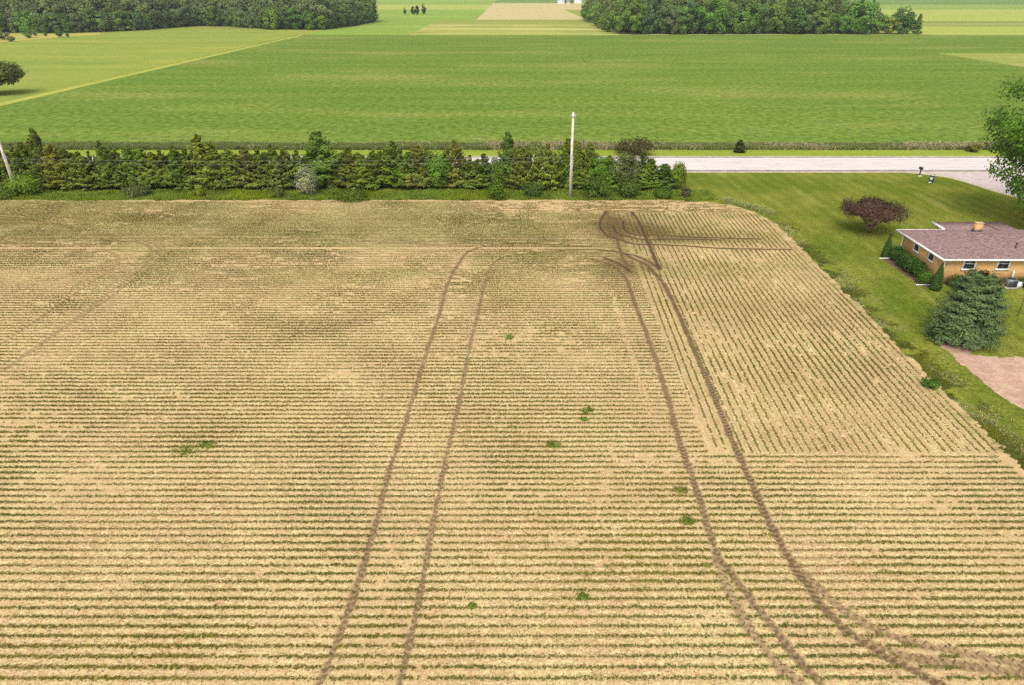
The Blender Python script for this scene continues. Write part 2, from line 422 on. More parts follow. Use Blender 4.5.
# --- tyre tracks surveyed on the photo
TR = [  # (points, width, darkness)
 ([(312,705),(320,685),(338,640),(356,590),(374,530),(390,470),(403,430),(413,398),(426,354),(438,319),(448,284),(459,263),(470,251),(494,244.5),(523,242.8),(576,245.5),(617,248)], .33, .80),
 ([(396,705),(400,685),(410,640),(421,590),(432,530),(445,465),(460,398),(469,351),(478,313),(485,281),(491,266),(503,257),(526,253.5),(552,251.5),(600,252.5)], .30, .74),
 ([(380,243),(440,241),(491,239.7),(540,239),(590,240)], .38, .48),
 ([(0,239),(60,238),(140,238.5),(300,239),(470,246)], .6, .42),
 ([(606.6,211),(601.5,219),(600,225.6),(603,231.5),(609.5,236),(621,240),(634.5,244),(658,244.7),(687,246),(720,248.3),(790,249.5)], .44, .97),
 ([(606.6,211),(611.7,225),(616,235),(618.5,245),(622,256),(626,264),(630,272)], .40, .88),
 ([(612.5,225),(618,233),(627,236),(643,239.5),(670,239),(720,240)], .44, .97),
 ([(623.5,221),(623.5,227),(627,231.5),(636,234.4),(646,235),(656,234.4),(690,237),(760,239)], .44, .97),
 ([(632,212),(639,222),(646,238),(650.5,248),(656,261.5),(660,269)], .46, .95),
 ([(592,258.6),(606.6,263),(615.4,267),(622.7,274.7),(627,280),(634,300),(642,322),(655,357),(668,398),(679,440),(692.5,477.5),(704,515),(717,552.5),(737.5,582.5),(764,616),(790,650),(820,684),(840,705)], .40, .86),
 ([(605,258),(618,263),(627,269),(631,272)], .42, .95),
 ([(717,560),(728,590),(749,627.5),(775,661),(801,685),(820,705)], .5, .55),
 ([(625.6,254),(633,258.6),(646,264.5),(653.5,272),(661,280),(672,300),(688,335),(705,374),(720,410),(732,440),(749,477.5),(767.5,519),(790,560),(816,597.5),(842.5,627.5),(880,654),(910,669),(940,684),(980,705)], .46, .90),
 ([(560,250),(600,250),(628.6,254),(643,258.6),(653.5,264.5),(659,269)], .42, .93),
 ([(794,564),(827.5,597.5),(865,624),(902.5,639),(940,648),(1024,665),(1070,673)], .5, .6),
 ([(860,640),(880,648),(910,657.5),(959,665),(1024,674),(1070,681)], .5, .65),
 ([(106.6,251),(117,255),(119,261),(112,269),(96.5,279),(71,296.6),(38,319),(0,345)], .38, .52),
 ([(120,241),(137,242),(150,247),(152,253.5),(145,266),(127,279),(101.5,299),(60,330),(20,358)], .38, .52),
 ([(145,241),(155,244.6),(161,251),(157,261),(142,272.5),(110,297),(40,345),(5,370)], .38, .48),
 ([(0,216),(30,219),(60,224),(120,236)], .5, .3),
]
def smooth_path(px, step=.1):
    P = np.array([G(a, b)[:2] for a, b in px])
    out = []
    E = np.vstack([2*P[0]-P[1], P, 2*P[-1]-P[-2]])
    for i in range(1, len(E)-2):
        p0, p1, p2, p3 = E[i-1:i+3]
        n = max(2, int(np.linalg.norm(p2-p1)/step))
        tt = np.linspace(0, 1, n, endpoint=False)[:, None]
        m1 = (p2-p0)/2; m2 = (p3-p1)/2
        L = np.linalg.norm(p2-p1); m1 *= min(1, L/(np.linalg.norm(m1)+1e-6)); m2 *= min(1, L/(np.linalg.norm(m2)+1e-6))
        out.append((2*tt**3-3*tt**2+1)*p1+(tt**3-2*tt**2+tt)*m1+(-2*tt**3+3*tt**2)*p2+(tt**3-tt**2)*m2)
    return np.concatenate(out+[P[-1:]])
PATHS = [(smooth_path(p), w_, d_) for p, w_, d_ in TR]

GX0, GX1, GY0, GY1, DX, DY = -88.0, 32.2, 8.0, 89.0, .115, .11
NX, NY = int((GX1-GX0)/DX)+1, int((GY1-GY0)/DY)+1
gx = GX0+np.arange(NX)*DX; gy = GY0+np.arange(NY)*DY
track = np.zeros((NY, NX)); tv = np.zeros((NY, NX)); rut = np.zeros((NY, NX))
EN = fbm(*np.meshgrid(gx, gy), .42, 501, 2)
for pk, (P, wd, dk0) in enumerate(PATHS):
    arc = np.concatenate([[0], np.cumsum(np.linalg.norm(np.diff(P, axis=0), axis=1))])
    dirs = np.gradient(P, axis=0); dirs /= np.linalg.norm(dirs, axis=1)[:, None]+1e-9
    best = {}
    for (x, y), sa, dd in zip(P, arc, dirs):
        rr = wd*.5*(1.0 if y < 55 else 1.1)
        i0, i1 = int((x-2*rr-GX0)/DX), int((x+2*rr-GX0)/DX)+2
        j0, j1 = int((y-2*rr-GY0)/DY), int((y+2*rr-GY0)/DY)+2
        dk = dk0*(1-.08*min(1, max(0, (y-50)/14))) if pk < 2 else dk0
        i0, j0 = max(0, i0), max(0, j0); i1, j1 = min(NX, i1), min(NY, j1)
        if i0 >= i1 or j0 >= j1: continue
        d = np.hypot(gx[None, i0:i1]-x, gy[j0:j1, None]-y)
        d = d+(EN[j0:j1, i0:i1]-.5)*(.24 if y < 50 else .15)
        m = dk*(1-sstep(rr*.6, rr*1.35, d))
        ex, ey = gx[None, i0:i1]-x, gy[j0:j1, None]-y
        lat = np.abs(-ex*dd[1]+ey*dd[0]); lon = ex*dd[0]+ey*dd[1]
        tv[j0:j1, i0:i1] = np.where(np.abs(lon) < .075, sa+lon+lat*.75, tv[j0:j1, i0:i1])
        track[j0:j1, i0:i1] = np.maximum(track[j0:j1, i0:i1], m)
XX, YY = np.meshgrid(gx, gy)
def track_at(x, y):
    i = np.clip(((x-GX0)/DX).round().astype(int), 0, NX-1); j = np.clip(((y-GY0)/DY).round().astype(int), 0, NY-1)
    return track[j, i]
def churn_at(x, y):      # ground scuffed where machines turned
    c = np.zeros_like(x)
    for (px, py, rx, ry, a) in [(619, 228, 3.4, 5.2, 1.7), (640, 231, 4.2, 3.4, 1.5), (672, 238, 5.5, 1.6, 1.0), (622, 266, 2.6, 2.6, 1.1), (645, 266, 2.4, 2.2, .8), (520, 243, 10, 3, .25), (100, 240, 14, 3, .22), (30, 240, 9, 4, .25), (20, 220, 6, 3, .2)]:
        cx, cy, _ = G(px, py); c = np.maximum(c, a*np.exp(-((x-cx)/rx)**2-((y-cy)/ry)**2))
    return c
edge = np.minimum(xmax(YY)-XX, YTOP-YY)
bare = np.maximum(1-sstep(.2, 1.5, (xmax(YY)-XX)+fbm(XX, YY, 3, 5)*1.4-.6),
                  (1-sstep(2.5, 7.5, (YTOP-YY)+fbm(XX, YY, 4, 9)*5-2.5))*sstep(-8, 2, XX+fbm(XX, YY, 6, 4)*8-4))
bare = np.maximum(bare, (1-sstep(.2, 1.2, YTOP-YY+fbm(XX, YY, 3, 8)*1.5-.7))*sstep(-52, -44, XX)*.8)
bare = np.maximum(bare, sstep(.54, .72, fbm(XX, YY, 6, 21, 5))*.5)
olive = sstep(.36, .68, fbm(XX*.25, YY, 2.4, 33, 4))*sstep(44, 74, YY)*.85*(1-bare)
olive = np.maximum(olive, (1-sstep(-50, -40, XX))*sstep(78, 81, YY)*(.25+.8*fbm(XX, YY, 3, 35)))
olive = np.maximum(olive, sstep(71, 73, YY+fbm(XX, YY, 4, 3)*1.5)*(1-sstep(79, 82.5, YY+fbm(XX, YY, 5, 6)*2.5))*(1-sstep(3, 8, XX))*(.5+.5*fbm(XX, YY, 5, 61)))
olive = np.maximum(olive, (1-sstep(-66, -62, XX-.4*(YY-84)+2*fbm(XX, YY, 3, 2)))*sstep(82, 84, YY))
olive = np.maximum(olive, (1-sstep(0, 1.6, xmax(YY)-XX))*sstep(.35, .65, fbm(XX, YY, 1.1, 77, 4))*.9)
churn = churn_at(XX, YY)*(.4+.9*fbm(XX, YY, 1.5, 41))
zB = zoneB(XX, YY).astype(float)
Z = .035*fbm(XX, YY, 2.5, 51)-.05*track+.02*(fbm(XX, YY, .5, 71, 2)-.5)+.02
inm = inside(XX+(fbm(XX, YY, .55, 201, 4)-.5)*.9, YY+(fbm(XX, YY, 1.5, 203, 4)-.5)*1.3, -.25+0*XX)
Z = np.where(inm, Z, -.2)
vid = np.arange(NX*NY).reshape(NY, NX)
fm = inm[:-1, :-1] | inm[1:, 1:]
q = np.stack([vid[:-1, :-1], vid[:-1, 1:], vid[1:, 1:], vid[1:, :-1]], -1)[fm]

t = NT('field_soil'); p = t.pos(); xyz = t.sep(p)
zn = t.attr('zone')
xr = t.math('SUBTRACT', xyz[0], t.math('MULTIPLY', t.math('SUBTRACT', xyz[1], 33.), .035))
pr = t.vmix(zn, p, t.comb(xyz[1], xr, xyz[2]))        # x along the row, y across it
prs = t.sep(pr)
big = t.noise(p, .16, 5, .6)
med = t.noise(t.scale(pr, (.7, 1.6, 1)), 1., 4, .65)
col = t.mix(t.ramp(big, .40, .60), (.44, .298, .145), (.515, .385, .178))
col = t.mix(t.ramp(med, .45, .68, 0, .9), col, (.50, .318, .168))
resid = t.noise(t.scale(pr, (2.2, 7.0, 1)), 1.0, 4, .7)
ph = t.math('COSINE', t.math('MULTIPLY', prs[1], 2*math.pi/.508))     # +1 on the row, -1 between the rows
inter = t.ramp(ph, .3, -.8)
ra = t.math('MULTIPLY', t.ramp(resid, .42, .62), t.ramp(inter, 0, 1, .35, 1.0))
col = t.mix(t.math('MULTIPLY', ra, .9), col, (.61, .50, .255))
fine = t.noise(p, 11, 4, .75); k = t.ramp(fine, .25, .75, .50, 1.45)
col = t.mix(1., col, t.comb(k, k, k), 'MULTIPLY')
cl = t.noise(t.scale(pr, (3.6, 5.5, 4)), 1.0, 3, .6)
col = t.mix(t.ramp(cl, .63, .71, 0, .75), col, (.235, .135, .065))
cl2 = t.noise(p, 9.0, 2, .6)
col = t.mix(t.ramp(cl2, .66, .72, 0, .7), col, (.20, .115, .06))
col = t.mix(t.math('MULTIPLY', t.ramp(ph, .62, .95), .35), col, (.30, .20, .095))
bn = t.noise(p, 1.7, 5, .7); bc = t.mix(t.ramp(bn, .35, .65), (.43, .285, .145), (.53, .385, .195))
col = t.mix(t.math('MULTIPLY', t.attr('bare'), t.ramp(bn, .2, .6, .55, .95)), col, bc)
on = t.noise(t.scale(p, (1.5, 3, 1)), 1.4, 5, .75)
col = t.mix(t.math('MULTIPLY', t.attr('olive'), t.ramp(on, .38, .62, .05, 1.0)), col, (.165, .180, .042))
tn = t.noise(p, 3.2, 5, .7); tc = t.mix(t.ramp(tn, .35, .7), (.105, .066, .032), (.205, .130, .062)); tc = t.mix(t.ramp(t.attr('track'), .82, .95, 0, .85), tc, (.052, .032, .018))
tn2 = t.noise(p, 1.1, 4, .6); lug = t.math('SINE', t.math('MULTIPLY', t.attr('tread'), 2*math.pi/.34)); tc = t.mix(t.math('MULTIPLY', t.ramp(lug, -.2, .8, 0, .62), t.ramp(xyz[1], 40, 56, 1, .1)), tc, (.34, .235, .125)); tf = t.math('MULTIPLY', t.attr('track'), t.math('MULTIPLY', t.ramp(tn, .28, .55, .75, 1.15), t.ramp(tn2, .3, .6, .8, 1.1)))
col = t.mix(t.math('MULTIPLY', t.attr('churn'), t.ramp(tn, .3, .6, .4, 1.2)), col, (.145, .095, .042))
col = t.mix(t.math('MINIMUM', tf, .93), col, tc)
t.color(col)
hgt = t.math('ADD', t.math('MULTIPLY', fine, .6), t.math('MULTIPLY', med, .5)); t.bump(hgt, .55, .05)
M_SOIL = t.m
me = mesh_np('soil', np.stack([XX.ravel(), YY.ravel(), Z.ravel()], 1), q, [M_SOIL],
             {'track': ('POINT', track.ravel()), 'tread': ('POINT', tv.ravel()), 'bare': ('POINT', bare.ravel()), 'olive': ('POINT', olive.ravel()), 'churn': ('POINT', churn.ravel()), 'zone': ('POINT', zB.ravel())}, smooth=True)
me2 = me
tag(link('field_soil', me), kind='structure')
def soil_z(x, y):
    i = np.clip(((x-GX0)/DX).round().astype(int), 0, NX-1); j = np.clip(((y-GY0)/DY).round().astype(int), 0, NY-1)
    return Z[j, i]

# --- seedlings along the drill rows
def in_view(x, y, m=5):
    dep = y*CP+H*SP
    return (np.abs(x) < (512/F)*dep+m) & (y > 14)
cx, cy, sc, zz = [], [], [], []
rowgap = lambda s, k, seed: vnoise(s, np.full_like(s, k*13.7), .75, seed)*.6+vnoise(s, np.full_like(s, k*7.3), 2.6, seed+3)*.4
for k, y0 in enumerate(np.arange(13.2, 87.6, .508)):
    s = np.arange(-84, 31.2, .085); s = s+rng.uniform(-.05, .05, len(s))
    y = y0+rng.normal(size=len(s))*.022+.012*np.sin(s*.13)
    g = rowgap(s, k, 3)
    dens = .40+.46*fbm(s, y, 8, 91, 4)-.10*bare[np.clip(((y-GY0)/DY).astype(int), 0, NY-1), np.clip(((s-GX0)/DX).astype(int), 0, NX-1)]*3
    ok = (g > 1-dens-.30*rng.uniform(0, 1, len(s))-.06) & inside(s, y, .45) & ~zoneB(s, y) & in_view(s, y)
    ok &= ~((np.abs(s-9.1) < .24) & (y > 38) & (y < 58) & (rng.uniform(0, 1, len(s)) < .6)) & (track_at(s, y)+.4*rng.uniform(-.5, .5, len(s)) < .33)
    ok &= ~((y > 69.3) & (y < 69.9)) & ~((s > 11.85+.02*(y-36)) & (s < 12.1+.02*(y-36)) & (y > 33.3) & (y < 82.5))
    cx.append(s[ok]); cy.append(y[ok]); sc.append((.42+.80*fbm(s[ok], y[ok], 5, 77, 4)+.25*(g[ok]-.5))); zz.append(np.zeros(ok.sum()))
for k, x0 in enumerate(np.arange(10.4, 32.0, .508)):
    y = np.arange(33.5, 82.3, .085); y = y+rng.uniform(-.05, .05, len(y))
    x = x0+.035*(y-33)+rng.normal(size=len(y))*.022
    g = rowgap(y, k, 31)
    dens = .33+.46*fbm(x, y, 8, 91, 4)
    ok = (g > 1-dens-.30*rng.uniform(0, 1, len(y))-.08) & inside(x, y, .35) & (track_at(x, y)+.4*rng.uniform(-.5, .5, len(y)) < .33) & (x > 12.1+.02*(y-36))
    cx.append(x[ok]); cy.append(y[ok]); sc.append((.40+.78*fbm(x[ok], y[ok], 5, 77, 4)+.25*(g[ok]-.5))); zz.append(np.ones(ok.sum()))
cx, cy, sc, zz = map(np.concatenate, (cx, cy, sc, zz))
per = 5; n = len(cx)*per; idx = np.repeat(np.arange(len(cx)), per)
al = rng.normal(size=n)*.040; ac = rng.normal(size=n)*.036
ox = np.where(zz[idx] > 0, ac, al); oy = np.where(zz[idx] > 0, al, ac)
P = np.stack([cx[idx]+ox, cy[idx]+oy, soil_z(cx, cy)[idx]+sc[idx]*rng.uniform(.02, .12, n)], 1)
NR = np.array([0, 0, 1.])+rng.normal(size=(n, 3))*.45
v, q = leaves(P, NR, sc[idx]*rng.uniform(.030, .056, n), 1.35)
ptint = fbm(cx, cy, 3, 123)[idx]*.5+.5*rng.uniform(0, 1, n)
pwarm = np.clip(fbm(cx, cy, 6, 321)[idx]*1.2-.3+.4*rng.uniform(0, 1, n), 0, 1)
rows_o = link('soybean_seedlings', mesh_np('soybean_seedlings', v, q, [leaf_mat('seedling_leaf', .2, (1.5, 1.15, .8))], {'tint': ('FACE', ptint), 'warm': ('FACE', pwarm)}))
rows_o.color = (.122, .134, .025, 1); tag(rows_o, 'thin green rows of crop seedlings across the whole tan field', 'seedlings', kind='stuff')

# --- raised tread blocks pressed up by the tyres, in the near tracks
M_CLOD = flat('churned_clods', (.16, .10, .052), .95, .1, .35, 9)
def tread(P, wd):
    d = np.gradient(P, axis=0); d /= np.linalg.norm(d, axis=1)[:, None]+1e-9
    nrm = np.stack([-d[:, 1], d[:, 0]], 1); mb = MB(); r = np.random.default_rng(len(P))
    for i in range(0, len(P), 2):
        if P[i][1] > 44 or r.uniform() < .08: continue
        for s in (-1, 1):
            if (i//2 + (s > 0)) % 2: continue
            a = P[i]+nrm[i]*s*wd*.08; b = P[i]+nrm[i]*s*wd*.5+d[i]*.17
            z = soil_z(np.array([a[0]]), np.array([a[1]]))[0]-.012
            e = (b-a)/np.linalg.norm(b-a); o = np.array([-e[1], e[0]])*r.uniform(.026, .04); h = r.uniform(.025, .05)
            c0, c1, c2, c3 = a-o, b-o, b+o, a+o
            V = [(*c0, z), (*c1, z), (*c2, z), (*c3, z)]+[(*(c*.75+(a+b)/2*.25), z+h) for c in (c0, c1, c2, c3)]
            mb.add(V, [(4, 5, 6, 7), (0, 1, 5, 4), (1, 2, 6, 5), (2, 3, 7, 6), (3, 0, 4, 7)])
    return mb
for k in (0, 1, 9, 11, 12, 14, 15):
    mb = tread(PATHS[k][0], PATHS[k][1])
    if mb.n: tag(mb.build('tyre_track', M_CLOD), kind='structure')

# --- straw and stubble pieces lying between the rows
n = 90000
x = rng.uniform(-34, 31, n); y = 15+52*rng.uniform(0, 1, n)**1.5; ok = inside(x, y, .4) & in_view(x, y, 1) & (fbm(x, y, 1.1, 401, 3)+.25*rng.uniform(-1, 1, n) > .48) & (track_at(x, y) < .3)
x, y = x[ok], y[ok]; n = len(x); zb = zoneB(x, y); a = rng.normal(size=n)*.7+np.where(zb, math.pi/2, 0)
v, q = leaves(np.stack([x, y, soil_z(x, y)+rng.uniform(.012, .035, n)], 1), np.array([0, 0, 1.])+rng.normal(size=(n, 3))*.2, rng.uniform(.010, .018, n), rng.uniform(3, 7, n)[:, None], np.stack([np.cos(a), np.sin(a), rng.normal(size=n)*.1], 1))
so_ = link('straw_stubble', mesh_np('straw_stubble', v, q, [leaf_mat('straw', .1, (.75, .62, .5))], {'tint': ('FACE', rng.uniform(.2, .9, n)), 'warm': ('FACE', rng.uniform(0, 1, n)**3)}))
so_.color = (.62, .50, .25, 1); tag(so_, 'pale straw pieces littering the soil between the seedling rows', 'straw', kind='stuff')

# --- clods lying on the soil
n = 20000
x = rng.uniform(-26, 26, n); y = 15+45*rng.uniform(0, 1, n)**1.4; ok = inside(x, y, .3) & in_view(x, y, 1) & (np.abs(((y-13.2)/.508) % 1-.5) < .42)
x, y = x[ok], y[ok]; n = len(x); s = rng.uniform(.015, .045, n)
base = np.array([(1, 0, 0), (0, 1, 0), (-1, 0, 0), (0, -1, 0), (0, 0, .8)])
v = (base[None]*(s[:, None, None])*rng.uniform(.6, 1.3, (n, 5, 1)))+np.stack([x, y, soil_z(x, y)], 1)[:, None]
f = (np.array([(0, 1, 4), (1, 2, 4), (2, 3, 4), (3, 0, 4)])[None]+(np.arange(n)*5)[:, None, None]).reshape(-1, 3)
tag(link('soil_clods', mesh_np('soil_clods', v.reshape(-1, 3), f, [M_CLOD])), 'small brown clods scattered between the seedling rows', 'clods', kind='stuff')

# ================================================================== GRASS AND WEEDS (stuff)
def tufts(name, x, y, h, wd, color, tint, warm, label, cat, mat=None, z=0.0, blades=5, lay=.45):
    n = len(x)*blades; idx = np.repeat(np.arange(len(x)), blades)
    hh = (h*np.ones(len(x)))[idx]*rng.uniform(.6, 1.15, n); ww = (wd*np.ones(len(x)))[idx]
    bx = x[idx]+rng.normal(size=n)*ww*1.2; by = y[idx]+rng.normal(size=n)*ww*1.2
    a = rng.uniform(0, 6.28, n); dx, dy = np.cos(a)*ww*.5, np.sin(a)*ww*.5
    lx, ly = rng.normal(size=n)*hh*lay, rng.normal(size=n)*hh*lay
    zz_ = np.full(n, z)
    v = np.stack([np.stack([bx-dx, by-dy, zz_], 1), np.stack([bx+dx, by+dy, zz_], 1), np.stack([bx+dx*.6+lx, by+dy*.6+ly, zz_+hh*.95], 1), np.stack([bx-dx*.5+lx*1.1, by-dy*.5+ly*1.1, zz_+hh], 1)], 1).reshape(-1, 3)
    o = link(name, mesh_np(name, v, np.arange(n*4).reshape(-1, 4), [mat or M_LEAF], {'tint': ('FACE', np.clip(tint[idx]*.6+.4*rng.uniform(0, 1, n), 0, 1)), 'warm': ('FACE', np.clip(warm[idx], 0, 1))}))
    o.color = (*color, 1); return tag(o, label, cat, kind='stuff')

# rough grass between field and hedgerow
n = 16000; x = rng.uniform(-95, 27, n); y = 88.0+4.6*rng.uniform(0, 1, n)+.5*fbm(x, x*0, 4, 5)
f1 = fbm(x, y, 2.2, 61, 3)
tufts('rough_grass', x, y, .14+.45*f1, .075, (.205, .275, .032), fbm(x, y, 1.6, 8), sstep(.45, .75, fbm(x, y, 5, 19))*.9, 'strip of rough green grass along the hedgerow foot', 'grass', z=-.10)
# weeds on the border between lawn and field
n = 36000; y = rng.uniform(14, 88, n); off = rng.normal(size=n)*.9+.35; x = xmax(y)+off-.15
keep = fbm(x, y, 1.6, 15) > .38+.06*np.abs(off); x, y = x[keep], y[keep]
tufts('border_weeds', x, y, .03+.17*fbm(x, y, 1.5, 12)**1.5, .045, (.16, .185, .035), fbm(x, y, 1.1, 81), sstep(.4, .7, fbm(x, y, 2, 45)), 'strip of rough weeds between the tan field and the lawn', 'weeds', z=-.10)
n = 5000; y = rng.uniform(16, 86, n); x = xmax(y)+np.abs(rng.normal(size=n))*1.1+.1
keep = fbm(x, y, 2, 55) > .5; x, y = x[keep], y[keep]
tufts('dry_weeds', x, y, .12, .04, (.36, .35, .15), rng.uniform(.2, 1, len(x)), rng.uniform(0, .4, len(x)), 'pale dry weeds in the border strip beside the lawn', 'weeds', z=-.10, lay=.8)
n = 800; tt_ = rng.uniform(0, 1, n); a_, b_ = G(724, 201), G(768, 214)
x = a_[0]+(b_[0]-a_[0])*tt_+rng.normal(size=n)*.35+.5; y = a_[1]+(b_[1]-a_[1])*tt_+rng.normal(size=n)*.5+.5
tufts('dry_weeds', x, y, .40, .06, (.32, .35, .12), rng.uniform(.2, 1, n), rng.uniform(0, .5, n), 'pale dry weeds heaped at the field corner near the hedgerow end', 'weeds', z=-.10, lay=.7)
# tall grass beyond the road
n = 22000; x = rng.uniform(-150, 150, n); y = rng.uniform(119.4, 123.4, n)
g1 = fbm(x, y*.5, 9, 23, 3)
tan_ = sstep(.42, .62, g1+.25*(sstep(-60, 60, x)-.5))
sel = rng.uniform(0, 1, n) < tan_*.6
tufts('tall_grass', x[~sel], y[~sel], .35+.6*g1[~sel], .16, (.19, .225, .075), rng.uniform(0, 1, (~sel).sum()), rng.uniform(0, .5, (~sel).sum()), 'band of tall green grass beyond the road', 'grass')
tufts('tall_grass', x[sel], y[sel], .4+.55*g1[sel], .16, (.42, .36, .21), rng.uniform(0, 1, sel.sum()), rng.uniform(0, .3, sel.sum()), 'dry straw-coloured tall grass beyond the road', 'grass')

# ================================================================== TREES
def ordinal(n):
    o = 'zeroth first second third fourth fifth sixth seventh eighth ninth tenth eleventh twelfth thirteenth fourteenth fifteenth sixteenth seventeenth eighteenth nineteenth'.split()
    if n < 20: return o[n]
    tens = {2: 'twent', 3: 'thirt', 4: 'fort', 5: 'fift', 6: 'sixt'}[n//10]
    return tens+'ieth' if n % 10 == 0 else tens+'y-'+o[n % 10]

CEDAR = [crown_mesh('cedar_crown', conifer_data(2.65, 5.6, 270, 36, .092, 100+i, .05, .60+.03*i, 1.25, .0, .42, 1+i % 3, .5)) for i in range(7)]
DECID = [crown_mesh('leafy_crown', broadleaf_data(1.6, 1.4, .3, 5.4, 90, 60, .10, .5, 200+i, .28, 0, 1., .3, .4)) for i in range(4)]
CTRUNK = trunk_mesh('trunk', 4.6, .14, 5, 1.0, 3)
hedge = [ # px x, top y, kind, width scale, colour
 (-34,149,'c',1,0),(-20,150,'c',1,1),(-8,147,'c',1,0),(6,148,'c',1,2),(18,146,'c',.9,0),(28,145,'c',1,1),(37,141,'c',.9,0),(44,134,'c',.75,3),(55,147,'c',1,2),(68,151,'c',1,0),(82,154,'c',1,1),(92,153,'c',1,4),(105,144,'c',.9,2),(119,152,'c',1,0),
 (131,151,'c',1,1),(143,150,'c',1,0),(154,154,'c',1,2),(163,152,'c',.9,0),(177,148,'c',1,1),(188,151,'c',1,0),(203,137,'c',1.25,2),(217,154,'c',1,0),(230,151,'c',1.1,2),(246,149,'c',1.1,5),(260,152,'c',1,0),(273,147,'c',1.1,1),(286,151,'c',1,5),
 (298,152,'c',1,5),(321,136,'c',1.3,1),(338,158,'c',.9,0),(349,150,'c',.95,0),(364,157,'c',.9,1),(375,152,'c',1,0),(394,144,'c',1.1,1),(408,154,'c',1,0),(418,149,'c',1,5),(428,152,'c',1,5),
 (440,149,'d',1.05,0),(455,143,'c',.9,6),(470,157,'c',1,0),(484,156,'c',1,3),(497,155,'d',.8,1),(508,137,'c',.8,3),(521,149,'c',1,2),(535,141,'d',.85,2),(547,146,'c',1,6),(556,151,'d',.85,3),(567,142,'c',.9,1),(579,151,'c',1,0),
 (589,147,'c',.85,0),(598,153,'d',1,0),(609,157,'c',1,1),(620,152,'d',1,4),(632,153,'d',.95,5),(643,154,'c',.8,3),(652,160,'c',.95,2),(665,166,'c',.85,3),(678,159,'d',.7,6)]
CC = [(.142, .192, .030), (.150, .212, .032), (.182, .222, .034), (.105, .162, .032), (.150, .200, .058), (.160, .188, .044), (.200, .240, .048)]
CN = ['dark olive', 'mid olive green', 'yellowish olive', 'dark green', 'greyish green', 'brownish olive', 'pale yellow-green']
DC = [(.130, .245, .026), (.130, .205, .030), (.165, .21, .046), (.140, .21, .030), (.130, .165, .05), (.145, .175, .058), (.170, .245, .026)]
DN = ['bright green', 'fresh green', 'pale green', 'light green', 'dull green', 'grey-green', 'lime green']
cn = dn = 0
for i, (px, ty, kd, ws, ci) in enumerate(hedge):
    yb = 95.1+random.uniform(-.7, .9)+(.6 if px < 40 else 0)
    X = (px-512)*(yb*CP+H*SP-1.2)/F
    v_ = ty-342.5; Ht = H-(F*SP+v_*CP)/(F*CP-v_*SP)*yb
    Ht *= 1.03
    if kd == 'c':
        right = X > -69.4
        if right: cn += 1
        sz = 'tall' if ty < 145 else ('short' if ty > 153 else 'mid-height')
        lab = (f'{sz} {CN[ci]} cedar, {ordinal(cn)} front-row cedar right of the leaning pole' if right
               else f'{CN[ci]} cedar left of the leaning pole, {ordinal(4-i) if i < 4 else ""} one out from it')
        r_ = thing('cedar_tree', lab, 'cedar tree', (X, yb, 0), 'trees of the hedgerow', random.uniform(0, 6.28))
        c = link('crown', CEDAR[i*3 % 7], r_); s = Ht/5.6; c.scale = (ws*random.uniform(.95, 1.2), ws*random.uniform(.95, 1.15), s)
        c.color = (*[a*random.uniform(.88, 1.12) for a in CC[ci]], 1)
    else:
        dn += 1
        lab = f'{DN[ci]} leafy tree among the cedars, {ordinal(dn)} leafy tree from the left in the hedgerow'
        r_ = thing('leafy_tree', lab, 'leafy tree', (X, yb-.6, 0), 'trees of the hedgerow', random.uniform(0, 6.28))
        c = link('crown', DECID[i % 4], r_); s = Ht/5.8; c.scale = (ws, ws, s); c.color = (*DC[ci], 1)
    tr = link('trunk', CTRUNK, r_); tr.scale = (1, 1, s*.95)

for k, px in enumerate(range(12, 432, 15), 1):
    yb = 97.0+random.uniform(-.5, .7); X = (px+random.uniform(-3, 3)-512)*(yb*CP+H*SP-1.2)/F; Ht = random.uniform(3.5, 4.6); ci = random.choice([0, 1, 0, 3, 2])
    r_ = thing('cedar_tree', f'{CN[ci]} cedar in the hedgerow\'s back row, {ordinal(k)} from the leaning pole', 'cedar tree', (X, yb, 0), 'back row trees of the hedgerow', random.uniform(0, 6.28))
    c = link('crown', CEDAR[k*2 % 7], r_); c.scale = (1.15, 1.1, Ht/5.6); c.color = (*CC[ci], 1); link('trunk', CTRUNK, r_).scale = (1, 1, Ht/5.9)

def shrub(px, py, r, h, color, label, name='shrub', seed=1, leaf=.1, clumps=70, per=26, group=None, sx=1., z0=.05):
    g = G(px, py)
    root = thing(name, label, 'shrub', (g[0], g[1], -.1 if g[1] < 103 else 0), group)
    c = link('foliage', crown_mesh('foliage', broadleaf_data(r*sx, r, z0, h, clumps, per, leaf, r*.42, seed)), root); c.color = (*color, 1)
    mb = MB(); rr = np.random.default_rng(seed)
    for k in range(4):
        a = rr.uniform(0, 6.28); mb.tube([(0, 0, -.05), (math.cos(a)*r*.3, math.sin(a)*r*.3, h*.6)], [.035, .012], 5)
    mb.build('stem', M_BARK, root); return root
shrub(29, 194, 2.0, 3.0, (.150, .235, .022), 'bright yellow-green rounded shrub at the foot of the leaning pole', seed=11, leaf=.11, clumps=110)
shrub(308, 196, 1.25, 4.0, (.30, .32, .20), 'silvery pale grey-green shrub in front of the hedgerow cedars', seed=12, leaf=.10, clumps=90)
shrub(353, 199, 1.7, 1.1, (0.107, 0.157, 0.018), 'low spreading green shrub bulging onto the field edge', seed=13, sx=1.5)
shrub(138, 195, 1.3, 1.3, (0.113, 0.140, 0.040), 'low blue-green shrub below the cedars near the leaning pole', seed=14, sx=1.3)
shrub(200, 197, .6, 1.3, (0.161, 0.190, 0.016), 'small fresh green sapling under the widest tall cedar', seed=15, clumps=40)
shrub(278, 197, .9, 1.5, (0.120, 0.146, 0.030), 'small green shrub left of the silvery shrub', seed=16, clumps=50)
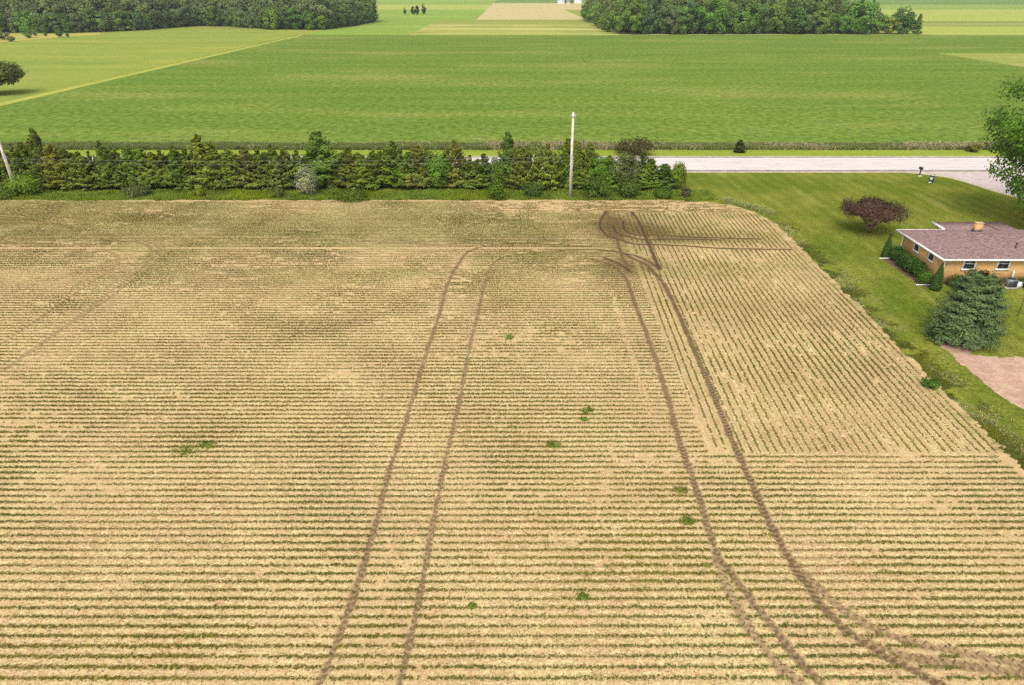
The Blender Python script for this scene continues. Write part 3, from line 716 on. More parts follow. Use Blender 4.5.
shrub(497, 199, 1.0, 2.4, (0.107, 0.168, 0.018), 'fresh green bush in front of the hedge left of the upright pole', seed=17)
shrub(533, 196, 1.2, 2.0, (0.073, 0.123, 0.022), 'dark green bush at the hedge foot just left of the upright pole', seed=18)
shrub(597, 197, 1.6, 2.6, (0.086, 0.146, 0.020), 'deep green broad bush just right of the upright pole', seed=19)
shrub(628, 197, 1.6, 2.8, (0.093, 0.140, 0.028), 'mid green broad bush second to the right of the upright pole', seed=20)
shrub(662, 198, 1.1, 1.4, (0.086, 0.157, 0.020), 'low bright bush near the right end of the hedgerow', seed=21)
shrub(686, 198, .55, 1.5, (0.127, 0.112, 0.050), 'small grey-green bush at the very right end of the hedgerow', seed=22, clumps=40)
shrub(8, 198, 1.3, 1.2, (0.107, 0.157, 0.018), 'low green shrub left of the leaning pole', seed=23)
shrub(635, 154, 2.1, 2.6, (0.086, 0.087, 0.026), 'dark broad bush standing beyond the road', seed=24, sx=1.35, leaf=.14)
shrub(572, 153, 1.3, 2.0, (0.200, 0.235, 0.030), 'yellow-green bush beyond the road behind the upright pole', seed=25, leaf=.14)
shrub(972, 151.5, .9, 1.0, (0.147, 0.157, 0.035), 'small green bush in the tall grass beyond the road', seed=26, leaf=.14, clumps=40)
r_ = thing('cedar_tree', 'small dark round cedar alone beyond the road', 'cedar tree', G(739, 152.5)); c = link('crown', crown_mesh('cedar_crown', conifer_data(1.0, 1.9, 120, 12, .12, 31, .05, .5)), r_); c.color = (.05, .062, .018, 1)
link('trunk', CTRUNK, r_).scale = (.5, .5, .35)
shrub(930, 386, .55, .65, (.075, .15, .016), 'bright green weed clump on the field edge beside the lawn', 'weed_clump', seed=41, leaf=.07, clumps=40, per=18)
for k, (px, py, r, sx, lab) in enumerate([(186, 451, .55, 1.9, 'wide green weed patch among seedling rows at the middle left'), (208, 446, .42, 1.5, 'bright green weed tuft at the right end of the wide weed patch'), (588, 411, .35, 1.2, 'small green weed clump above the field centre'), (584, 420, .22, 1.3, 'smaller weed clump just below the one above the field centre'), (553, 446, .30, 1.6, 'small weed clump left of and below the field centre one'),
        (681, 491, .33, 1.5, 'yellowish weed clump left of the dark tyre track'), (687, 522, .32, 1.3, 'dark green weed clump beside the dark tyre track'), (472, 607, .17, 1, 'tiny weed clump between the two left tyre tracks and field middle'), (583, 597, .22, 1.3, 'small weed clump in the lower middle of the field'),
        (509, 338, .3, 1.2, 'small green weed clump between the upper tracks')]):
    shrub(px, py, r, .09+.12*r, ((.17, .25, .03) if k % 2 else (.15, .22, .03)) if k != 5 else (.19, .21, .03), lab, 'weed_clump', seed=50+k, leaf=.036, clumps=26, per=12, sx=sx).location.z = .02

# --- conifer on the lawn, its bare ring and the dirt patch
gx_, gy_, _ = G(962, 337)
r_ = thing('spruce_tree', 'large bushy blue-green conifer on the lawn by the dirt patch', 'conifer', (gx_, gy_, -.1))
d1 = conifer_data(3.25, 5.7, 460, 80, .062, 71, .55, .34, .26, .06, .55, 1, .22)
sx_, sy_, _ = 0, 0, 0
d2 = conifer_data(1.35, 2.2, 110, 50, .06, 72, .2, .5, .3, .05, .5, 1, .3)
d2[0][:, 0] -= 2.2; d2[0][:, 1] -= .6
d = (np.concatenate([d1[0], d2[0]]), np.concatenate([d1[1], d2[1]+len(d1[0])]), np.concatenate([d1[2], d2[2]]), np.concatenate([d1[3], d2[3]]))
c = link('crown', crown_mesh('spruce_crown', d, leaf_mat('needle', .12, (1.2, 1.1, .8))), r_); c.color = (.088, .132, .050, 1); c.scale = (.86, .86, .88)
link('trunk', trunk_mesh('trunk', 5.0, .17, 0, 1, 5), r_)
def blob(name, pts, z, mat, jag=.25, seed=1, label=None):
    """uneven-edged sheet of ground"""
    P = np.array([G(*a)[:2] for a in pts]); out = []; r = np.random.default_rng(seed)
    for a, b in zip(P, np.roll(P, -1, 0)):
        k = max(1, int(np.linalg.norm(b-a)/.25))
        for t_ in np.arange(k)/k: out.append(a+(b-a)*t_+r.normal(size=2)*jag*.35)
    return polysheet(name, out, z, mat)
t = NT('bare_dirt'); p = t.pos(); n1 = t.noise(p, .9, 6, .7); n2 = t.noise(p, 6, 4, .7)
col = t.mix(t.ramp(n1, .35, .65), (.40, .245, .175), (.52, .36, .26)); col = t.mix(t.ramp(n2, .58, .74, 0, .6), col, (.27, .15, .10)); col = t.mix(t.ramp(n2, .45, .28, 0, .6), col, (.62, .47, .35)); t.color(col); t.bump(n2, .6, .08)
M_DIRT = t.m
blob('dirt_patch', [(953, 352), (966, 353), (985, 355), (1005, 356), (1024, 356), (1080, 357), (1130, 372), (1120, 420), (1060, 419), (1030, 410), (1012, 402), (996, 391), (980, 377), (963, 364), (955, 358)], -.09, M_DIRT)
t = NT('needle_litter'); p = t.pos(); n1 = t.noise(p, 2.5, 5, .7); t.color(t.mix(t.ramp(n1, .35, .65), (.30, .195, .12), (.42, .28, .19))); M_LITTER = t.m
blob('bare_ring', [(934, 335), (945, 330), (962, 329), (978, 332), (984, 342), (976, 350), (966, 355), (954, 354), (942, 347)], -.094, M_LITTER, .2, 3)

# --- purple-leaved crabapple
gx_, gy_, _ = G(868, 232)
r_ = thing('crabapple_tree', 'purple-leaved spreading ornamental tree alone on the front lawn', 'ornamental tree', (gx_, gy_, -.1))
v, q, tt1, ww1 = broadleaf_data(3.9, 3.5, 1.3, 4.0, 300, 40, .07, .5, 81, .34, 1, 1., .75)
c = link('crown', crown_mesh('crabapple_crown', (v, q, tt1, ww1), leaf_mat('purple_leaf', .2, (1.25, .85, .7))), r_); c.color = (.084, .051, .034, 1)
mb = MB(); rr = np.random.default_rng(4)
for k in range(7):
    a = k*.9+.2; e = rr.uniform(1.3, 2.4)
    mb.tube([(math.cos(a)*.08, math.sin(a)*.08, -.05), (math.cos(a)*.25, math.sin(a)*.25, .75), (math.cos(a)*e*.55, math.sin(a)*e*.55, 1.6), (math.cos(a)*e, math.sin(a)*e, 2.6)], [.13, .10, .07, .03], 6)
mb.build('trunk', flat('crabapple_bark', (.20, .15, .11), .9, .1, .3, 5), r_, smooth=True)
blob('mulch_ring', [(860, 231), (866, 229), (874, 230), (879, 232), (874, 235), (864, 235)], -.094, M_LITTER, .1, 5)

# --- maple reaching in at the right edge
v, q, tt1, ww1 = broadleaf_data(8.4, 7.4, 3.0, 16.0, 300, 125, .15, 1.2, 93, .55, 0, 1., .40, .1)
mx_ = 57.3-np.quantile(v[(v[:, 2] > 3) & (v[:, 2] < 9.5), 0], .006)-2.0
r_ = thing('maple_tree', 'large green maple whose crown reaches in beside the driveway', 'maple tree', (mx_, 76.5, -.1))
c = link('crown', crown_mesh('maple_crown', (v, q, tt1, ww1)), r_); c.color = (.108, .215, .022, 1)
link('trunk', trunk_mesh('trunk', 11, .32, 8, 4.5, 9), r_)

# --- lone tree in the hay field
gx_, gy_, _ = G(-1, 94)
r_ = thing('broadleaf_tree', 'dark low spreading tree alone in the hay field at the edge', 'tree', (gx_, gy_, 0))
c = link('crown', crown_mesh('field_tree_crown', broadleaf_data(6.6, 6, 1.6, 7.8, 200, 34, .26, 1.2, 95, .3, 1)), r_); c.color = (.10, .12, .028, 1)
link('trunk', trunk_mesh('trunk', 5.5, .3, 6, 3, 10), r_)

# --- woods
WOOD = [broadleaf_data(.33, .31, .03, .95, 42, 54, .026, .105, 300+i, .34, 0, .8, .30, .5) for i in range(7)]
WPINE = [conifer_data(.27, 1.0, 130, 10, .032, 320+i, .06, .7, .2, .05, .6) for i in range(2)]
def wood_mesh(d, name):
    v, q, t_, w_ = d; mb = MB(); mb.tube([(0, 0, -.03), (0, 0, .5)], [.02, .012], 6, False)
    tv = np.concatenate(mb.v); tq = np.concatenate(mb.q)
    nf = len(q)+len(tq)
    return mesh_np(name, np.concatenate([v, tv]), np.concatenate([q, tq+len(v)]), [M_LEAF, M_BARK], {'tint': ('FACE', np.concatenate([t_, np.zeros(len(tq))])), 'warm': ('FACE', np.concatenate([w_, np.zeros(len(tq))]))}, fmat=[0]*len(q)+[1]*len(tq))
WM = [wood_mesh(d, 'broadleaf_tree') for d in WOOD]; WP = [wood_mesh(d, 'conifer_tree') for d in WPINE]
WC = [((0.128, 0.229, 0.038), 'mid green'), ((0.087, 0.165, 0.035), 'dark green'), ((0.152, 0.215, 0.077), 'grey-green'), ((0.189, 0.282, 0.038), 'yellow-green'), ((0.098, 0.190, 0.061), 'blue-green'), ((0.158, 0.266, 0.043), 'light green')]
def wood_tree(x, y, h, wfac, ci, label, conifer=False, group=None):
    o = link('conifer_tree' if conifer else 'broadleaf_tree', random.choice(WP if conifer else WM), None, (x, y, 0))
    o.scale = (h*wfac, h*wfac, h); o.rotation_euler = (0, 0, random.uniform(0, 6.28))
    o.color = (*[a*random.uniform(.9, 1.1) for a in WC[ci][0]], 1)
    return tag(o, label, 'tree', group)
def hw(h, w_, lo, hi): return ('short' if h < lo else 'tall' if h > hi else 'mid-height')+(' broad' if w_ > 1.1 else ' slender' if w_ < .8 else '')
# right wood, front edge counted from its right tip
xs = []; X = 236.0; k = 0
tips = [(10.5, 1.0, 1, True), (12, 1.05, 1, False), (14.5, 1.1, 1, False), (10.5, 1.6, 3, False), (11, 1.5, 5, False), (18, .55, 4, True)]
while X > 62:
    k += 1
    if k <= len(tips): h, wf, ci, con = tips[k-1]
    else: h = random.choice([11, 14, 16, 17, 18, 19])*random.uniform(.92, 1.08); wf = random.uniform(.75, 1.2); ci = random.choice([0, 0, 1, 2, 4, 5, 5, 0]); con = False
    lab = f"{hw(h, wf, 11, 15)} {WC[ci][1]} {'conifer' if con else 'tree'}, {ordinal(k)} from the right along the right-hand wood's front edge"
    wood_tree(X, 436+random.uniform(-2, 5)+(0 if k > 3 else 2), h, wf, ci, lab, con, 'front trees of the right-hand wood')
    X -= .36*h*wf*1.05+.5
for k in range(1, 12):
    h = random.uniform(10, 14); ci = random.choice([0, 5, 3, 0, 1])
    wood_tree(60+random.uniform(-2, 2)+.02*k*k, 436+k*20+random.uniform(-4, 4), h, 1.15, ci, f"{hw(h, 1.2, 11, 13)} {WC[ci][1]} tree, {ordinal(k)} back along the right-hand wood's left side", False, 'side trees of the right-hand wood')
def mass(name, pts, label):
    """inner trees of a wood, a single canopy"""
    V, Q, T, W_ = [], [], [], []; n_ = 0
    for x, y, h, wf in pts:
        v, q, t_, w_ = WOOD[random.randrange(7)]; a = random.uniform(0, 6.28); ca, sa = math.cos(a), math.sin(a)
        vv = np.stack([(v[:, 0]*ca-v[:, 1]*sa)*h*wf+x, (v[:, 0]*sa+v[:, 1]*ca)*h*wf+y, v[:, 2]*h], 1)
        V.append(vv); Q.append(q+n_); n_ += len(v); b = random.uniform(-.25, .25)
        T.append(np.clip(t_+b, 0, 1)); W_.append(np.clip(w_*random.choice([.2, .6, 1.3]), 0, 1))
    o = link(name, mesh_np(name, np.concatenate(V), np.concatenate(Q), [M_LEAF], {'tint': ('FACE', np.concatenate(T)), 'warm': ('FACE', np.concatenate(W_))}))
    return tag(o, label, 'woodland', kind='stuff'), o
pts = []
for r in range(5):
    X = 214.0 if r else 205
    while X > 66:
        h = random.uniform(16, 22) if r else random.uniform(14, 19)
        if X > 200: h *= .85
        pts.append((X+random.uniform(-2, 2), 445+r*9+random.uniform(-2, 2), h, random.uniform(.85, 1.15))); X -= random.uniform(6, 8.5)
for k in range(22): pts.append((72+random.uniform(-4, 6), 492+k*8, random.uniform(14, 19), 1.1))
o = mass('woodland', pts, "tall inner trees of the right-hand wood behind its front edge")[1]; o.color = (.155, .220, .052, 1)
# left wood
front = [G(a, b)[:2] for a, b in [(-60, 34), (0, 33.2), (60, 33.6), (100, 32.3), (135, 30.8), (165, 28), (195, 26.2), (225, 26.8), (250, 28.5), (275, 30), (320, 30.2), (345, 27), (362, 24), (374, 22)]]
front = np.array(front); seg = np.linalg.norm(np.diff(front, axis=0), axis=1); cum = np.concatenate([[0], np.cumsum(seg)])
s = 2.0; k = 0; pts = []
lst = []
while s < cum[-1]:
    h = random.uniform(9, 15); wf = random.uniform(.8, 1.2)
    x = np.interp(s, cum, front[:, 0]); y = np.interp(s, cum, front[:, 1]); lst.append((x, y+3+random.uniform(-1, 3), h, wf)); s += .36*h*wf*1.35+1.2
for k, (x, y, h, wf) in enumerate(reversed(lst), 1):
    ci = random.choice([2, 2, 4, 1, 0, 1, 2]) if x < -180 else random.choice([0, 5, 2, 0, 1])
    wood_tree(x, y, h, wf, ci, f"{hw(h, wf, 11, 13.5)} {WC[ci][1]} tree, {ordinal(k)} from the right along the left-hand wood's front edge", False, 'front trees of the left-hand wood')
    for r in range(1, 5):
        pts.append((x+random.uniform(-3, 3)-(6 if x > -125 else 0)*r*.6, y+r*8.5+random.uniform(-2, 2), random.uniform(15, 18)+min(r, 2)*2, random.uniform(.85, 1.15)))
o = mass('woodland', pts, "tall inner trees of the left-hand wood behind its front edge")[1]; o.color = (.150, .195, .070, 1)
# pale rough grass and bushes in front of the left wood
polysheet('rough_ground', [G(a, b)[:2] for a, b in [(-60, 43), (0, 42.5), (30, 40), (60, 37.5), (100, 34.5), (100, 33), (60, 34.2), (0, 34.3), (-60, 35)]], .05, field_mat('dry_grass', (.40, .34, .10), (.30, .29, .07), (.02, .1, 1), (.4, .7), .3, .2))
polysheet('rough_ground', [G(a, b)[:2] for a, b in [(185, 27.5), (225, 28.5), (248, 29.5), (248, 27.5), (225, 25.2), (190, 25)]], .05, field_mat('dry_grass_bay', (.25, .24, .07), (.22, .24, .05), (.02, .1, 1), (.4, .7), .3, .2))
for k, (px, py, h, wf, ci, lab) in enumerate([(3, 40, 5, 1.9, 2, 'rounded grey-green bush in front of the left wood at the edge'), (28, 38, 7.5, 1.0, 5, 'small yellow-green tree standing in dry grass before the left wood'), (36, 36, 4, 1.3, 2, 'pale bush just right of the small yellow-green tree'), (46, 36.6, 2.4, 1.2, 1, 'tiny dark bush in the dry grass before the left wood'), (60, 37, 3.8, 1.7, 1, 'dark round bush in the dry grass before the left wood'), (68, 37, 2.4, 1.4, 0, 'tiny green bush beside the dark round bush'), (12, 41.5, 2.6, 2.0, 0, 'low green bush beside the rounded grey-green bush')]):
    x, y, _ = G(px, py); o = wood_tree(x, y, h, wf, ci, lab, False, None); o.name = 'field_bush' if h != 7.5 else 'small_tree'; o['category'] = 'bush' if h != 7.5 else 'tree'
# lone trees far off
for px, h, wf, lab in [(405, 5.5, .8, 'smallest dark lone tree far off, leftmost of the four'), (413, 7.5, .9, 'dark lone tree far off, second from left of the four'), (417, 9, .85, 'tallest dark lone tree far off, third from left of the four'), (424, 8.5, .8, 'dark lone tree far off, rightmost of the four')]:
    x, y, _ = G(px, 14.6); wood_tree(x, y, h, wf, 1, lab, False, 'four lone trees far off').color = (.03, .045, .016, 1)

# ================================================================== FAR FARM
M_WHITE = flat('white_siding', (.78, .78, .78), .6, .3, .06, 2)
M_GREYROOF = flat('grey_roof', (.30, .31, .33), .7, .3, .1, 1)
M_DARKGL = flat('dark_glass', (.02, .025, .03), .1, .5, .1, 2)
M_TRIM = flat('white_trim', (.80, .79, .76), .5, .4, .05, 4)
def gable_house(name, label, loc, wx, wy, he, hr, nwin):
    r_ = thing(name, label, name.split('_')[-1], loc)
    mb = MB(); v = [(-wx/2, -wy/2, 0), (wx/2, -wy/2, 0), (wx/2, wy/2, 0), (-wx/2, wy/2, 0), (-wx/2, -wy/2, he), (wx/2, -wy/2, he), (wx/2, wy/2, he), (-wx/2, wy/2, he), (-wx/2, 0, hr), (wx/2, 0, hr)]
    mb.add(v, [(0, 1, 5, 4), (2, 3, 7, 6), (1, 2, 6, 5), (3, 0, 4, 7)], [(5, 6, 9), (7, 4, 8)]); mb.build('wall', M_WHITE, r_)
    mb = MB(); e = .5
    for s_ in (-1, 1):
        a = np.array([(-wx/2-e, s_*(wy/2+e), he-.25), (wx/2+e, s_*(wy/2+e), he-.25), (wx/2+e, 0, hr+.08), (-wx/2-e, 0, hr+.08)]); mb.add(np.concatenate([a+[0, 0, .03], a+[0, 0, .25]]), [(0, 1, 2, 3), (4, 5, 6, 7), (0, 1, 5, 4), (1, 2, 6, 5), (2, 3, 7, 6), (3, 0, 4, 7)])
    mb.build('roof', M_GREYROOF, r_)
    for k in range(nwin):
        x = -wx/2+wx*(k+.5)/nwin
        mb = MB(); mb.box(x-.6, -wy/2-.08, 1.2, x+.6, -wy/2-.01, 2.6); f = mb.build('window', M_TRIM, r_)
        mb = MB(); mb.box(x-.48, -wy/2-.12, 1.32, x+.48, -wy/2-.085, 2.48); mb.build('pane', M_DARKGL, f)
x, y, _ = G(561.5, 3.4); gable_house('white_farmhouse', 'far white farm building left of the other beyond the tan field', (x, y, 0), 13, 10, 5, 8, 4)
x, y, _ = G(567.5, 3.4); gable_house('farm_shed', 'small far white shed between the two larger farm buildings', (x, y+4, 0), 5, 6, 3, 4.5, 1)
x, y, _ = G(578, 3.2); gable_house('white_barn', 'far white barn right of the farmhouse at the wood corner', (x, y, 0), 12, 10, 5.5, 9, 2)
for px, lab in [(565, 'dark shrub tree just right of the far farmhouse'), (571.5, 'dark round tree between the far shed and barn')]:
    x, y, _ = G(px, 3.5); wood_tree(x, y-6, 5.5, 1.0, 1, lab)

# ================================================================== THE HOUSE
t = NT('tan_brick'); p = t.obj()
sp = t.sep(p); br = t.N.new('ShaderNodeTexBrick')
t.set(br.inputs['Vector'], t.comb(t.math('ADD', sp[0], sp[1]), sp[2], 0.))
br.inputs['Scale'].default_value = 1.; br.inputs['Brick Width'].default_value = .30; br.inputs['Row Height'].default_value = .10; br.inputs['Mortar Size'].default_value = .008; br.offset = .5
t.set(br.inputs['Color1'], (.62, .335, .115)); t.set(br.inputs['Color2'], (.72, .435, .17)); t.set(br.inputs['Mortar'], (.56, .43, .26))
n = t.noise(p, 2.2, 5, .7); col = t.mix(t.ramp(n, .40, .70, 0, .55), br.outputs['Color'], (.50, .26, .10))
n2 = t.noise(t.comb(t.math('MULTIPLY', t.math('ADD', sp[0], sp[1]), 3.3), t.math('MULTIPLY', sp[2], 10.), 0.), 1., 2); col = t.mix(t.ramp(n2, .55, .7, 0, .5), col, (.62, .44, .22)); t.color(col)
M_BRICK = t.m
t = NT('shingle_roof'); p = t.obj(); sp = t.sep(p)
c1 = t.noise(t.scale(p, (3.2, 6.5, 6)), 1., 3, .7); c2 = t.noise(p, .5, 4, .6); c3 = t.noise(p, 9, 2, .6)
col = t.mix(t.ramp(c1, .35, .65), (.150, .090, .084), (.325, .225, .212)); col = t.mix(t.ramp(c3, .55, .72, 0, .55), col, (.42, .33, .31)); col = t.mix(t.ramp(c2, .4, .7, 0, .35), col, (.24, .155, .145))
ln = t.math('FRACT', t.math('MULTIPLY', sp[1], 1/.15)); col = t.mix(t.math('MULTIPLY', t.math('LESS_THAN', ln, .12), .35), col, (.13, .085, .08)); t.color(col); t.bump(c1, .4, .02)
M_ROOF = t.m
M_FLASH = flat('flashing', (.07, .05, .045), .5, .4, .1, 3)
HX0, HX1, HY0, HY1 = 40.6, 59.0, 60.2, 67.8; WX0, WX1, WY1 = 45.2, 51.8, 70.2
EZ = 2.55; SL = .235; OV = .55
hs_ = thing('brick_house', 'single-storey tan brick house with mauve shingle roof at the lawn', 'house', (HX0, HY0, -.1))
def L(x, y, z): return (x-HX0, y-HY0, z+.1)
mb = MB()
def lbox(mb, x0, y0, z0, x1, y1, z1): a = L(x0, y0, z0); b = L(x1, y1, z1); mb.box(*a, *b)
lbox(mb, HX0, HY0, -.1, HX1, HY1, EZ-.03); lbox(mb, WX0, HY1+.003, -.1, WX1, WY1, EZ-.03)
mb.build('wall', M_BRICK, hs_)
ex0, ex1, ey0, ey1 = HX0-OV, HX1+OV, HY0-OV, HY1+OV; ym = (ey0+ey1)/2; rz_ = EZ+(ym-ey0)*SL; ri = ym-ey0
mb = MB()
v = [L(ex0, ey0, EZ), L(ex1, ey0, EZ), L(ex1, ey1, EZ), L(ex0, ey1, EZ), L(ex0+ri, ym, rz_), L(ex1-ri, ym, rz_)]
mb.add(v, [(0, 1, 5, 4), (2, 3, 4, 5)], [(1, 2, 5), (3, 0, 4)])
rf = mb.build('roof', M_ROOF, hs_)
wx0, wx1, wxm, wy1 = WX0-.15, WX1+OV, 50.2, 70.8
def slab(mb, x0, x1, y0, z0, y1, z1, th=.16):
    v = [L(x0, y0, z0), L(x1, y0, z0), L(x1, y1, z1), L(x0, y1, z1)]
    v += [(p_[0], p_[1], p_[2]-th) for p_ in v]
    mb.add(v, [(0, 1, 2, 3), (7, 6, 5, 4), (0, 4, 5, 1), (1, 5, 6, 2), (2, 6, 7, 3), (3, 7, 4, 0)])
mb = MB(); slab(mb, wx0, wx1, ey1-.25, EZ+.075, wy1, EZ+.04, .14); mb.build('wing_roof', M_ROOF, rf)
mb = MB(); mb.tube([L(wxm, ey1-.9, EZ+.21), L(wxm-.02, ey1-.2, EZ+.10), L(wxm-.1, wy1-.02, EZ+.06)], .06, 6); mb.tube([L(ex0+ri, ym, rz_-.01), L(ex1-ri, ym, rz_-.01)], .03, 6)
mb.build('ridge_cap', flat('cap_shingle', (.15, .09, .085), .9, .1, .2, 4), rf)
mb = MB()    # fascia and gutter
lbox(mb, ex0, ey0-.10, EZ-.15, ex1, ey0-.002, EZ+.01); lbox(mb, ex0-.10, ey0-.10, EZ-.15, ex0-.002, ey1+.1, EZ+.01); lbox(mb, ex0, ey1+.002, EZ-.2, wx0-.1, ey1+.1, EZ+.01)
hs_f = mb.build('gutter', M_TRIM, hs_)
mb = MB()
lbox(mb, wx0-.09, ey1+.11, EZ-.15, wx0-.003, wy1+.05, EZ+.10)
mb.build('bargeboard', M_TRIM, hs_)
mb = MB(); v = [L(ex0, ey0, EZ-.19), L(ex1, ey0, EZ-.19), L(ex1, ey1, EZ-.19), L(ex0, ey1, EZ-.19)]; mb.add(v, [(0, 1, 2, 3)]); mb.build('soffit', M_TRIM, hs_)
def window(axis, c, z0, z1, w_, bars=1):
    def wbox(mb, a0, a1, d0, d1, zz0, zz1):
        if axis == 'y': lbox(mb, a0, HY0-d1, zz0, a1, HY0-d0, zz1)
        else: lbox(mb, HX0-d1, a0, zz0, HX0-d0, a1, zz1)
    fr = .13; mb = MB()
    wbox(mb, c-w_/2, c+w_/2, .002, .07, z1-fr, z1); wbox(mb, c-w_/2, c-w_/2+fr, .002, .07, z0+fr, z1-fr); wbox(mb, c+w_/2-fr, c+w_/2, .002, .07, z0+fr, z1-fr)
    wi = mb.build('window', M_TRIM, hs_)
    mb = MB(); wbox(mb, c-w_/2-.05, c+w_/2+.05, .002, .12, z0-.02, z0+fr); mb.build('sill', M_TRIM, wi)
    mb = MB(); wbox(mb, c-w_/2+fr, c+w_/2-fr, .004, .02, z0+fr, z1-fr); mb.build('pane', M_DARKGL, wi)
    if bars: mb = MB(); wbox(mb, c-w_/2+fr, c+w_/2-fr, .022, .05, (z0+z1)/2+.06, (z0+z1)/2+.12); mb.build('meeting_rail', M_TRIM, wi)
window('y', 42.9, 1.30, 2.36, 1.25); window('y', 46.1, 1.30, 2.36, 1.25); window('y', 50.5, 1.30, 2.36, 1.25); window('y', 54.5, 1.30, 2.36, 1.25)
window('x', 62.4, 1.32, 2.34, 1.0, 0); window('x', 65.1, 1.32, 2.34, 1.0, 0)
for (x, y) in ((HX0-.10, HY0-.10), (HX0-.10, HY1-.12)):
    mb = MB(); mb.tube([L(x-.35, y-.3 if y < 62 else y, EZ-.2), L(x, y, EZ-.5), L(x, y, .15)], .075, 8); mb.build('downspout', M_TRIM, hs_)
mb = MB(); lbox(mb, 46.35, 65.8, 2.95, 47.02, 66.25, 4.0); ch = mb.build('chimney', M_BRICK, rf)
mb = MB(); lbox(mb, 46.31, 65.76, 2.9, 47.06, 66.29, 3.36); mb.build('flashing', M_FLASH, ch)
mb = MB(); lbox(mb, 46.31, 65.76, 4.0, 47.06, 66.29, 4.07); mb.build('chimney_cap', flat('chimney_cap', (.50, .40, .24), .9, .2, .1, 3), ch)
mb = MB(); a = L(47.7, 61.5, 2.9); mb.tube([a, (a[0], a[1], a[2]+.5)], .06, 8); mb.tube([(a[0], a[1], a[2]+.5), (a[0], a[1], a[2]+.62)], .10, 8); mb.build('vent_pipe', M_FLASH, rf)
M_PIPE = flat('white_pipe', (.74, .73, .70), .6, .3, .08, 4)
for (x0, x1, y, lab) in [(38.05, 39.6, 66.7, 'white drain pipe on the grass by the far arborvitae'), (38.1, 39.8, 59.62, 'white drain pipe on the grass by the near arborvitae')]:
    mb = MB(); mb.tube([(x0, y, 0.0), (x0+.1, y, 0.0), (x1, y+.02, .03), (x1+.6, y+.25, .1)], [.075, .06, .06, .06], 8); tag(mb.build('drain_pipe', M_PIPE, smooth=True), lab, 'drain pipe', 'drain pipes on the grass')
# foundation planting
def arbor(px, py, h, r, lab, seed):
    x, y, _ = G(px, py); r_ = thing('arborvitae', lab, 'arborvitae', (x, y, -.1), 'clipped arborvitae by the house')
    global rng; rng = np.random.default_rng(seed); n = 3600; z = rng.uniform(.03, 1, n)**.9; a = rng.uniform(0, 6.28, n)
    pr_ = np.interp(z, [0, .12, .4, .75, 1], [.75, 1, .85, .42, .02])*r*rng.uniform(.75, 1.04, n)
    c_ = np.stack([np.cos(a)*pr_, np.sin(a)*pr_, z*h], 1); nr = np.stack([np.cos(a), np.sin(a), np.full(n, .6)], 1)+rng.normal(size=(n, 3))*.35
    v, q = leaves(c_, nr, .055*rng.uniform(.7, 1.3, n), 1.7, np.array([0, 0, 1.])+rng.normal(size=(n, 3))*.25)
    c = link('crown', crown_mesh('arborvitae_crown', (v, q, rng.uniform(0, 1, n), rng.uniform(0, .5, n))), r_); c.color = (.052, .100, .018, 1)
    link('trunk', CTRUNK, r_).scale = (.5, .5, h/5.2)
arbor(885.3, 256.5, 2.55, .42, 'narrow dark arborvitae at the far end of the bush row', 131); arbor(935, 289, 2.65, .50, 'dark arborvitae cone at the near house corner', 132)
for k, (px, py, r, lab) in enumerate([(894.5, 259, .66, 'dark rounded bush farthest along the house end wall'), (902.5, 265.5, .62, 'second dark rounded bush from the far arborvitae'), (909.5, 270.5, .66, 'dark rounded bush in the middle of the end wall row'), (917, 276.5, .60, 'fourth dark rounded bush from the far arborvitae'), (924.5, 283.5, .58, 'lighter green rounded bush nearest the near arborvitae')]):
    shrub(px, py, r, 1.55 if k < 4 else 1.2, (.052, .112, .018) if k < 4 else (.09, .17, .02), lab, 'rounded_bush', 140+k, .06, 80, 34, 'rounded bushes along the house end wall')
mb = MB(); tag(polysheet('mulch_bed', [(38.4, 67.6), (40.57, 67.7), (40.57, 59.2), (38.9, 59.2), (38.5, 62)], -.094, flat('mulch', (.13, .085, .06), .95, .1, .3, 3)), kind='structure')
for k, (x, y, r, h, col, lab) in enumerate([(41.9, 59.4, .75, .95, (.075, .12, .03), 'low bush against the brick wall behind the big conifer'), (43.5, 59.4, .7, .9, (.065, .115, .03), 'second low bush against the brick wall behind the conifer'), (45.1, 59.3, .6, .8, (.06, .11, .025), 'low bush between the conifer and the air conditioner'), (48.4, 59.3, .75, .85, (.055, .115, .016), 'low green bush right of the air conditioner')]):
    r_ = thing('foundation_bush', lab, 'shrub', (x, y, -.1), 'low bushes along the brick wall')
    c = link('foliage', crown_mesh('foliage', broadleaf_data(r*1.15, r, .05, h, 60, 26, .06, r*.4, 160+k)), r_); c.color = (*col, 1)
# air conditioner with its box
M_GREYM = flat('grey_metal', (.16, .175, .18), .45, .5, .15, 5, .3); M_BLK = flat('black_metal', (.02, .02, .022), .5, .4, .1, 5)
ac = thing('air_conditioner', 'grey air conditioner unit on the grass against the brick wall', 'air conditioner', (46.75, 59.35, -.1))
mb = MB(); mb.box(-.55, -.42, 0, .55, .42, .08); mb.build('pad', flat('pad_concrete', (.45, .42, .38), .9, .1, .1, 4), ac)
mb = MB(); mb.box(-.42, -.36, .08, .42, .36, .82); mb.build('casing', M_GREYM, ac)
mb = MB(); mb.tube([(0, 0, .82), (0, 0, .86)], .32, 20); fn = mb.build('fan_grille', M_BLK, ac)
mb = MB()
for k in range(7): mb.box(-.38, -.375-.012, .14+k*.09, .38, -.362, .18+k*.09)
mb.build('louvre', M_BLK, ac)
ub = thing('utility_box', 'small white utility box with a pipe beside the air conditioner', 'utility box', (47.55, 59.35, -.1))
